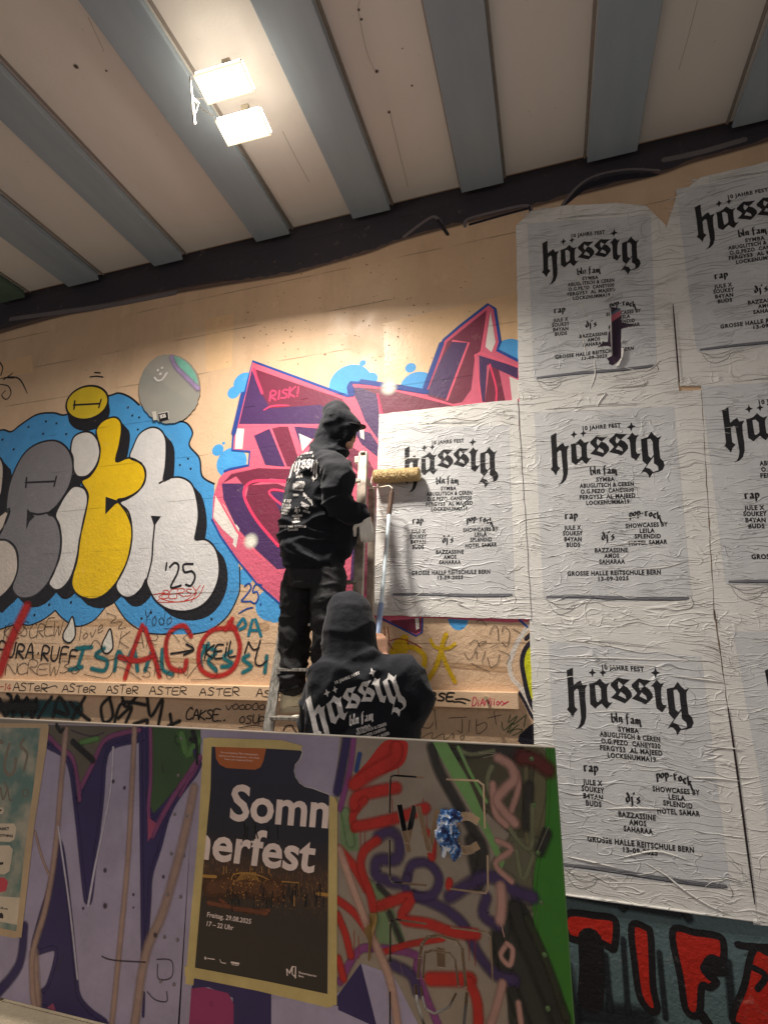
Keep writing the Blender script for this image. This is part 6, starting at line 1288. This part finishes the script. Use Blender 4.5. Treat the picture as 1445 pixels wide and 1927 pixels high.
# print on the back
cB = [(85, 88), (1357, 88), (1357, 768), (85, 768)]
HP1 = homog(cB, Zp((262, 215), (700, 215), (640, 640), (70, 760)))
pr = []; pr += glyph_polys(HP1)
print_on(p1, ho, 'hoodie_title_print', pr, M_PRT, step=5)
pr = [text_polys('10 JAHRE FEST', *Zp((400, 218), (580, 195)), 3.6)]; pr += nib_polys('bln fam', *Zp((320, 580), (410, 560)), 6, 2.2)
for t_, a, b in [('SYMBA', (310, 665), (450, 668)), ('ABUGLITSCH & CEREN', (270, 700), (455, 698)), ('O.G.PEZO CANEY030', (268, 735), (440, 733)), ('FERGY53 AL MAJEED', (266, 775), (425, 785)), ('LOCKENUMMA19', (268, 868), (355, 868)),
                 ('JULE X', (100, 1015), (235, 1030)), ('SOUKEY', (88, 1060), (230, 1075)), ('B4YAN', (84, 1105), (205, 1120)), ('BUDS', (82, 1150), (180, 1160)), ('BAZZASSINE', (255, 1195), (410, 1190)), ('AMOS', (280, 1240), (370, 1235)), ('SAHARAA', (258, 1300), (375, 1280)),
                 ('SHOWCASES BY', (385, 980), (510, 1050)), ('LEILA', (400, 1020), (500, 1085)), ('HOTEL SAMAR', (420, 1110), (530, 1145)), ('GROSSE HALLE REITSCHULE', (52, 1360), (465, 1360)), ('13-09-2025', (190, 1415), (345, 1405))]:
    pr.append(text_polys(t_, *Zp(a, b), 3.7, bold=.05))
pr += nib_polys('rap', *Zp((130, 965), (245, 960)), 4.5, 2.4); pr += nib_polys("dj's", *Zp((295, 1120), (385, 1115)), 5.5, 2.4); pr += nib_polys('pop-rock', *Zp((430, 850), (570, 1000)), 4.5, 2.2)
print_on(p1, ho, 'hoodie_lineup_print', pr, M_PRT, off=.003, step=3)['kind'] = 'stuff'

# ---- person in front, holding the pole
Y2 = -.95
K = lambda x, y, dy=0.0: at(x, y, Y2 + dy)
p2 = empty('person', (K(670, 1300).x, Y2, 0), label='hooded person seen from behind, holding the roller pole below the ladder', cat='person')
cx2 = K(672, 1290).x
mb = MB()
hand_w = K(722, 1236, .20)
limb(mb, [K(660, 1260), K(658, 1190)], [.06, .09]); limb(mb, [K(657, 1170, .02), K(658, 1200, .03)], [.09, .085]); limb(mb, [K(660, 1215, .11), K(660, 1222, .115)], [.012, .01], n=8); limb(mb, [K(660, 1238, .08), K(660, 1242, .085)], [.025, .02], n=8)
limb(mb, [K(672, 1290), Vector((cx2, Y2, 1.2)), Vector((cx2, Y2, .98))], [.15, .14, .15]); 
limb(mb, [K(760, 1270, .02), K(790, 1330, .06), K(752, 1310, .24), hand_w], [.055, .048, .038, .028]); limb(mb, [K(600, 1290, .02), K(588, 1380, .1), K(640, 1400, .28)], [.055, .045, .035])
limb(mb, [Vector((cx2 - .1, Y2, .95)), Vector((cx2 - .12, Y2 + .02, .5)), Vector((cx2 - .13, Y2, .10))], [.09, .06, .045]); limb(mb, [Vector((cx2 + .1, Y2, .95)), Vector((cx2 + .12, Y2 + .02, .5)), Vector((cx2 + .13, Y2, .10))], [.09, .06, .045])
ptop, pbot = at(734, 950, -.17), K(709, 1203, .22)
pdir = (pbot - ptop).normalized()
# right hand closed round the pole
hand(mb, hand_w, K(717, 1212, .20) - hand_w, (-RT * .3 - FWD * .2), -RT, curl=.95, r=.009)
fuse('body', mb, M_SKIN, p2, .006, 2)
mb = MB()
U = Vector((0, 0, 1))
def sec2(x, y, w, d, dy=0): return (K(x, y, dy), w * ppm(x, y, Y2), d, RT, FWD * Vector((1, 1, 0)))
loft(mb, [sec2(664, 1226, 34, .08), sec2(672, 1240, 70, .12, -.01), sec2(678, 1256, 94, .15, -.01), sec2(681, 1285, 104, .165, -.01), sec2(682, 1330, 107, .165), sec2(682, 1390, 106, .165), sec2(682, 1470, 103, .165), sec2(682, 1560, 98, .16)], 28)
limb(mb, [K(750, 1262), K(775, 1290), K(784, 1325, .03), K(770, 1340, .12), K(748, 1300, .22), K(734, 1262, .22)], [.085, .085, .075, .07, .055, .045])
limb(mb, [K(612, 1278), K(596, 1330, .0), K(590, 1400, .06), K(640, 1430, .25)], [.085, .085, .075, .05])
limb(mb, [K(666, 1262), K(659, 1225), K(658, 1185), K(658, 1160)], [.150, .138, .132, .118]); limb(mb, [K(650, 1154, .0), K(657, 1146, .02), K(668, 1156, .02)], [.098, .098, .094])
limb(mb, [K(648, 1255, -.04), K(690, 1252, -.04)], [.09, .09]); limb(mb, [K(612, 1262, -.10), K(640, 1280, -.13), K(676, 1284, -.14), K(706, 1262, -.11)], [.026, .034, .034, .026])
h2 = fuse('hoodie', mb, M_HOOD, p2, .010, 6, folds(.013, (5, 5, 8), 21, lambda c: .6 if c.z > 1.66 else 1.2))
hf = K(660, 1200, .13); trim(h2, lambda c: not ((c - hf).length < .085))
mb = MB(); loft(mb, [(Vector((cx2, Y2, 1.0)), .19, .14, Vector((1, 0, 0)), Vector((0, 1, 0))), (Vector((cx2, Y2, .85)), .18, .14, Vector((1, 0, 0)), Vector((0, 1, 0)))], 18)
limb(mb, [Vector((cx2 - .1, Y2, .9)), Vector((cx2 - .12, Y2 + .02, .5)), Vector((cx2 - .13, Y2, .14))], [.11, .09, .08]); limb(mb, [Vector((cx2 + .1, Y2, .9)), Vector((cx2 + .12, Y2 + .02, .5)), Vector((cx2 + .13, Y2, .14))], [.11, .09, .08]); fuse('trousers', mb, M_DENIM, p2, .012, 4, folds(.012, (9, 9, 16), 3))
for sx in (-.13, .13):
    mb = MB(); limb(mb, [Vector((cx2 + sx, Y2 - .04, .055)), Vector((cx2 + sx * 1.1, Y2 + .17, .045))], [.052, .042]); fuse('shoe', mb, M_CAP, p2, .009, 2)
HP2 = homog(cB, Zh((60, 430), (1150, 50), (1280, 610), (205, 960)))
HP2 = homog([(85, 115), (975, 140), (1193, 768), (148, 590)], Zh((95, 450), (812, 150), (1100, 632), (238, 905)))
print_on(p2, h2, 'hoodie_title_print', glyph_polys(HP2), M_PRT, step=6)
pr = [text_polys('10 JAHRE FEST', *Zh((412, 275), (680, 168)), 5.2)]; pr += nib_polys('bln fam', *Zh((570, 725), (820, 660)), 11, 3.6)
for t_, a, b in [('SYMBA', (650, 790), (800, 735)), ('ABUGLITSCH & CEREN', (640, 830), (965, 722)), ('O.G.PEZO CANEY030', (700, 868), (960, 775)), ('FERGY53 AL MAJEED', (760, 905), (1000, 820))]: pr.append(text_polys(t_, *Zh(a, b), 5.2, bold=.05))
print_on(p2, h2, 'hoodie_lineup_print', pr, M_PRT, off=.003, step=4)['kind'] = 'stuff'

# ------------------------------------------------------------------ roller on its pole
rl = empty('paint_roller', pbot, label='shaggy tan paste roller on a long pale blue pole, pressed against the leftmost white poster', cat='roller')
ra, rb = at(703, 897, -.078), at(790, 892, -.078); rad = .045; axd = (rb - ra).normalized()
rnd = random.Random(5); e1 = axd.cross(Vector((0, 0, 1))).normalized(); e2 = axd.cross(e1); m = MB(); vs = []; NS, NR = 70, 60
for i in range(NS + 1):
    t = i / NS; ef = min(1, min(t, 1 - t) * 14 + .72)
    for k in range(NR):
        a = 2 * math.pi * k / NR; r_ = rad * ef * (1 + .10 * mnoise.noise(Vector((i * .9, k * .35, 0))) + .06 * rnd.random()); vs.append(ra + (rb - ra) * t + (e1 * math.cos(a) + e2 * math.sin(a)) * r_)
fs = [(i * NR + k, i * NR + (k + 1) % NR, (i + 1) * NR + (k + 1) % NR, (i + 1) * NR + k) for i in range(NS) for k in range(NR)] + [tuple(range(NR)), tuple(NS * NR + k for k in range(NR))[::-1]]
q = NT('shaggy_fleece'); p = q.pos(); q.base(q.mix(q.ramp(q.noise(q.mapv(p, (3, 1, .6)), 60, 4, .7), [(.35, 0.), (.65, 1.)]), rgb(178, 150, 104), rgb(218, 194, 146))); q.rough(.9); q.bump(q.noise(q.mapv(p, (3, 1, .8)), 90, 3), .005); M_FL = q.m
m.add(vs, fs)
for _ in range(1500):                     # loose tufts
    t = rnd.random(); a = rnd.uniform(0, 6.283); c = ra + (rb - ra) * t; rr = e1 * math.cos(a) + e2 * math.sin(a); b = c + rr * rad * .97; tip = b + rr * rnd.uniform(.004, .011) + axd * rnd.uniform(-.004, .004) - Vector((0, 0, rnd.uniform(0, .004))); s = axd * .0016
    if tip.y > -.0185: continue
    n = len(m.v); m.v += [b - s, b + s, tip]; m.f.append((n, n + 1, n + 2))
m.build('fleece', M_FL, rl)
M_WIRE = simple('cream_painted_wire', (216, 206, 186), .4, .2); M_RUST = simple('rusty_socket', (98, 76, 62), .6, .1, bump=(60, .002), var=.3); M_POLE = simple('pale_blue_pole', (226, 242, 248), .3, .0, var=.05)
w0 = at(702, 897, -.10); sock = at(736, 918, -.15)
m = MB(); m.tube([at(712, 896, -.09), at(700, 898, -.10), at(698, 908, -.11), at(700, 916, -.12), at(715, 917, -.135), at(732, 914, -.145), at(738, 918, -.15), at(737, 930, -.155)], .0048, 8); auto_smooth(m.build('wire_frame', M_WIRE, rl), 60)
m = MB(); s0_, s1_ = at(738, 920, -.152), at(732, 968, -.175); m.tube([s0_, s0_ + (s1_ - s0_) * .1, s0_ + (s1_ - s0_) * .12, s1_], [.010, .011, .017, .016], 12); auto_smooth(m.build('socket', M_RUST, rl), 40)
M0, M1, M2 = s1_, at(717, 1140, -.55), pbot + (pbot - at(717, 1140, -.55)).normalized() * .06
m = MB(); m.tube([M0, M1], [.0125, .0125], 14); auto_smooth(m.build('pole', M_POLE, rl), 60)
q = NT('striped_grip'); p = q.n.new('ShaderNodeTexCoord').outputs['Object']; w_ = q.n.new('ShaderNodeTexWave'); q.link(q.mapv(p, (1, .6, .03)), w_.inputs['Vector']); w_.inputs['Scale'].default_value = 60; q.base(q.mix(w_.outputs['Fac'], rgb(112, 142, 196), rgb(176, 190, 214))); q.rough(.4)
m = MB(); m.tube([M1 + (M0 - M1).normalized() * .012, M1, M2], [.0165, .0165, .0160], 14); auto_smooth(m.build('grip', q.m, rl), 60)
sag = at(733, 966, -.17)
# ------------------------------------------------------------------ step ladder
ld_ = empty('step_ladder', (at(590, 1300, -.5).x, -.45, 0), label='worn aluminium step ladder leaning against the graffiti wall under the person in jeans', cat='ladder')
q = NT('worn_aluminium'); p = q.pos(); q.base(q.mix(q.ramp(q.noise(q.mapv(p, (4, 4, .7)), 20, 4, .65), [(.35, 0.), (.65, 1.)]), rgb(120, 116, 110), rgb(196, 190, 178))); q.rough(.42); q.b.inputs['Metallic'].default_value = .65; q.bump(q.noise(p, 80, 3), .002); M_ALU = q.m
M_CAPP = simple('white_rail_cap', (226, 220, 204), .5); M_SPL = simple('paint_splashed_rail', (186, 172, 156), .5, .2, var=.4, scale=16)
def rail(px_t, Yt, px_b, Yb, nm, w=.030, d=.052, mat=None):
    gz = -.30 if nm == 'rear_rail' else .0
    a, b = at(*px_t, Yt), at(*px_b, Yb); dd = (b - a).normalized(); b2 = b + dd * ((b.z - gz) / -dd.z); m = MB(); m.bar(a, b2, w, d, up=(1, 0, 0), bev=.003); m.build(nm, mat or M_ALU, ld_); return a, b2
A1, B1 = rail((580, 866), -.30, (505, 1376), -.72, 'rail', .020, .060)
A2, B2 = rail((684, 853), -.26, (664, 1376), -.66, 'rail', .036, .060, M_SPL)
A3, B3 = rail((700, 920), -.22, (694, 1376), -.12, 'rear_rail', .032, .045, M_SPL)
A4, B4 = rail((601, 920), -.22, (590, 1376), -.12, 'rear_rail', .022, .045)
m = MB(); m.bar(A1 + Vector((0, 0, .002)), A1 - (A1 - B1).normalized() * .02, .026, .064, up=(1, 0, 0)); 
MB().box(A2 + Vector((-.035, -.01, -.05)), (.035, .05, .045), bev=.004).build('rail_cap', M_CAPP, ld_)
MB().box(A2 + Vector((.001, 0, -.0)), (.034, .068, .012), bev=.003).build('rail_cap', M_CAPP, ld_); MB().box(A3 + Vector((0, 0, .0)), (.03, .05, .012), bev=.003).build('rail_cap', M_CAPP, ld_)
zt = at(668, 907, -.30).z; k = 0; z = zt
ZS = [zt] + [STEP_Z - .018 + .25 * j for j in range(8, -5, -1) if STEP_Z - .018 + .25 * j < zt - .12]
STEPS = []
for z in ZS:
    fa = (A1.z - z) / (A1.z - B1.z); fb = (A2.z - z) / (A2.z - B2.z); a, b = A1 + (B1 - A1) * fa, A2 + (B2 - A2) * fb; STEPS.append(z)
    m = MB(); c = (a + b) / 2; dx = (b - a); m.bar(a + dx * .02, b - dx * .02, .078 if k else .05, .018 if k else .022, up=(0, 0, 1), bev=.003); o = m.build('step', M_CAPP if k == 0 else M_ALU, ld_)
    k += 1
for t in (.3, .62, .9):
    a, b = A4 + (B4 - A4) * t, A3 + (B3 - A3) * t; MB().bar(a, b, .022, .022).build('brace', M_ALU, ld_)
for (a, b) in ((A1 + (B1 - A1) * .03, A4), (A2 + (B2 - A2) * .05, A3)): MB().bar(a, b, .006, .03).build('hinge_plate', M_SPL, ld_)
for px in ((513, 1352), (556, 1352)): c = at(*px, -.66); MB().box(c, (.028, .05, .030), bev=.003).build('step_bracket', M_CAPP, ld_)
# ------------------------------------------------------------------ flood lights under the slab
q = NT('lit_lamp_glass'); em = q.n.new('ShaderNodeEmission'); em.inputs['Color'].default_value = (1, .93, .80, 1); em.inputs['Strength'].default_value = 9.0; q.link(em.outputs[0], q.o.inputs[0]); M_GLOW = q.m
q = NT('added_spill_glow'); em = q.n.new('ShaderNodeEmission'); em.inputs['Color'].default_value = (1, .88, .72, 1); em.inputs['Strength'].default_value = 34.0; q.link(em.outputs[0], q.o.inputs[0]); M_SPILL = q.m  # second emission: added glow that brightens the slab around the lamps
M_HOUS = simple('lamp_housing', (168, 158, 140), .45, .2); q = NT('added_frame_glow'); q.base(rgb(240, 220, 180)); q.rough(.4); q.b.inputs['Emission Color'].default_value = (1, .84, .6, 1); q.b.inputs['Emission Strength'].default_value = .9; M_FRAME_GLOW = q.m  # front frame gets an added faint glow so it does not read dark
names = ['upper floodlight of the pair, next to the dangling cable', 'lower floodlight of the pair, nearer the wall']
for i, p_ in enumerate(LAMPS):
    t = empty('floodlight', p_, label=('upper' if i == 0 else 'lower') + (' lit floodlight of the pair, beside the hanging bracket wire' if i == 0 else ' lit floodlight of the pair, nearer to the wall'), cat='floodlight', group='floodlights under the ceiling')
    Mx = Matrix.Rotation(R(2), 3, 'Z') @ Matrix.Rotation(R(-9), 3, 'X'); c = Vector(p_); W_, D_, H_h = .31, .16, .07
    m = MB(); ins = []
    def P3(x, y, z): return c + Mx @ Vector((x, y, z))
    o_ = [(-W_ / 2, -D_ / 2), (W_ / 2, -D_ / 2), (W_ / 2, D_ / 2), (-W_ / 2, D_ / 2)]; tb = [(-.11, -.05), (.11, -.05), (.11, .05), (-.11, .05)]
    vs = [P3(x, y, -.0) for x, y in o_] + [P3(x, y, .02) for x, y in o_] + [P3(x, y, H_h) for x, y in tb]
    fs = [(8, 9, 10, 11)[::-1]]
    for k in range(4): k2 = (k + 1) % 4; fs += [(k, k2, 4 + k2, 4 + k), (4 + k, 4 + k2, 8 + k2, 8 + k)]
    m.add(vs, fs); m.build('housing', M_HOUS, t)
    m = MB(); 
    for (x0, x1, y0, y1) in ((-W_ / 2, W_ / 2, -D_ / 2, -D_ / 2 + .007), (-W_ / 2, W_ / 2, D_ / 2 - .007, D_ / 2), (-W_ / 2, -W_ / 2 + .007, -D_ / 2 + .007, D_ / 2 - .007), (W_ / 2 - .007, W_ / 2, -D_ / 2 + .007, D_ / 2 - .007)):
        m.box(P3((x0 + x1) / 2, (y0 + y1) / 2, -.004), (x1 - x0, y1 - y0, .016), Mx)
    m.build('front_frame', M_FRAME_GLOW, t)
    MB().add([P3(-W_ / 2 + .007, -D_ / 2 + .007, .0), P3(W_ / 2 - .007, -D_ / 2 + .007, .0), P3(W_ / 2 - .007, D_ / 2 - .007, .0), P3(-W_ / 2 + .007, D_ / 2 - .007, .0)], [(0, 1, 2, 3)]).build('lamp_glass', M_GLOW, t)
    mv = MB()
    for k in range(4):
        k2 = (k + 1) % 4; (x0, y0), (x1, y1) = o_[k], o_[k2]; mv.add([P3(x0 * .96 + x1 * .04, y0 * .96 + y1 * .04, .008) , P3(x1 * .96 + x0 * .04, y1 * .96 + y0 * .04, .008), P3((x1 * .96 + x0 * .04) * 1.01, (y1 * .96 + y0 * .04) * 1.02, .018), P3((x0 * .96 + x1 * .04) * 1.01, (y0 * .96 + y1 * .04) * 1.02, .018)], [(0, 1, 2, 3)])
        u0, u1 = P3(x0, y0, .02), P3(x1, y1, .02); w0_, w1_ = P3(*tb[k], H_h), P3(*tb[k2], H_h)
        f_ = lambda s_, t_: (u0 * (1 - s_) + u1 * s_) * (1 - t_) + (w0_ * (1 - s_) + w1_ * s_) * t_
        mv.add([f_(.15, .3), f_(.85, .3), f_(.85, .6), f_(.15, .6)], [(0, 1, 2, 3)])
    for v_ in mv.v: v_ += (v_ - c) * .007
    mv.build('added_spill_strip', M_SPILL, t, kind='stuff')  # made-up glowing strips on the housing, throwing spill onto the ceiling
    MB().bar(P3(0, 0, H_h), (p_[0], p_[1], 5.04), .05, .02).build('bracket', M_HOUS, t)
# cable runs, junction box, dangling wire
M_CBL = simple('grey_cable', (120, 116, 110), .6); M_JB = simple('junction_box', (176, 170, 158), .6)
cb = empty('cable_run', (-1.9, -1.6, 5.1), label='thin grey conduit with a small junction box running along the beam by the floodlights', cat='cable')
bx_ = BE[4][1] + .006
m = MB(); m.tube([(bx_ + .015, -6, 5.105), (bx_ + .015, -1.95, 5.105)], .010, 8); m.build('conduit', M_CBL, cb); m = MB(); m.tube([(bx_ + .045, -6, 5.108), (bx_ + .045, -1.95, 5.108)], .006, 6); m.build('conduit', M_CBL, cb)
MB().box((bx_ + .05, -1.93, 5.085), (.10, .10, .06), bev=.006).build('junction_box', M_JB, cb)
m = MB(); m.tube([(bx_ + .007, -.95, 5.10), (bx_ + .007, -.02, 5.10)], .008, 6); m.build('conduit', M_CBL, cb)
dw = empty('hanging_bracket', atz(362, 150, 4.86), label='thin pale bracket arm and looped wires hanging at the left end of the floodlights', cat='bracket')
m = MB(); m.tube([atz(358, 143, 4.87), atz(361, 180, 4.82), atz(366, 232, 4.74)], [.005, .006, .009], 8); m.build('arm', M_JB, dw)
m = MB(); m.tube([atz(360, 178, 4.84), atz(368, 186, 4.83), atz(374, 192, 4.84), atz(370, 205, 4.82), atz(365, 218, 4.80)], .004, 6); m.build('looped_wire', M_CBL, dw); m = MB(); m.tube([atz(366, 184, 4.85), atz(392, 186, 4.86), atz(425, 178, 4.87)], .003, 6); m.build('looped_wire', M_CBL, dw); m = MB(); m.tube([atz(361, 182, 4.84), atz(380, 205, 4.9), atz(403, 217, 4.88)], .003, 6); m.build('looped_wire', M_CBL, dw)
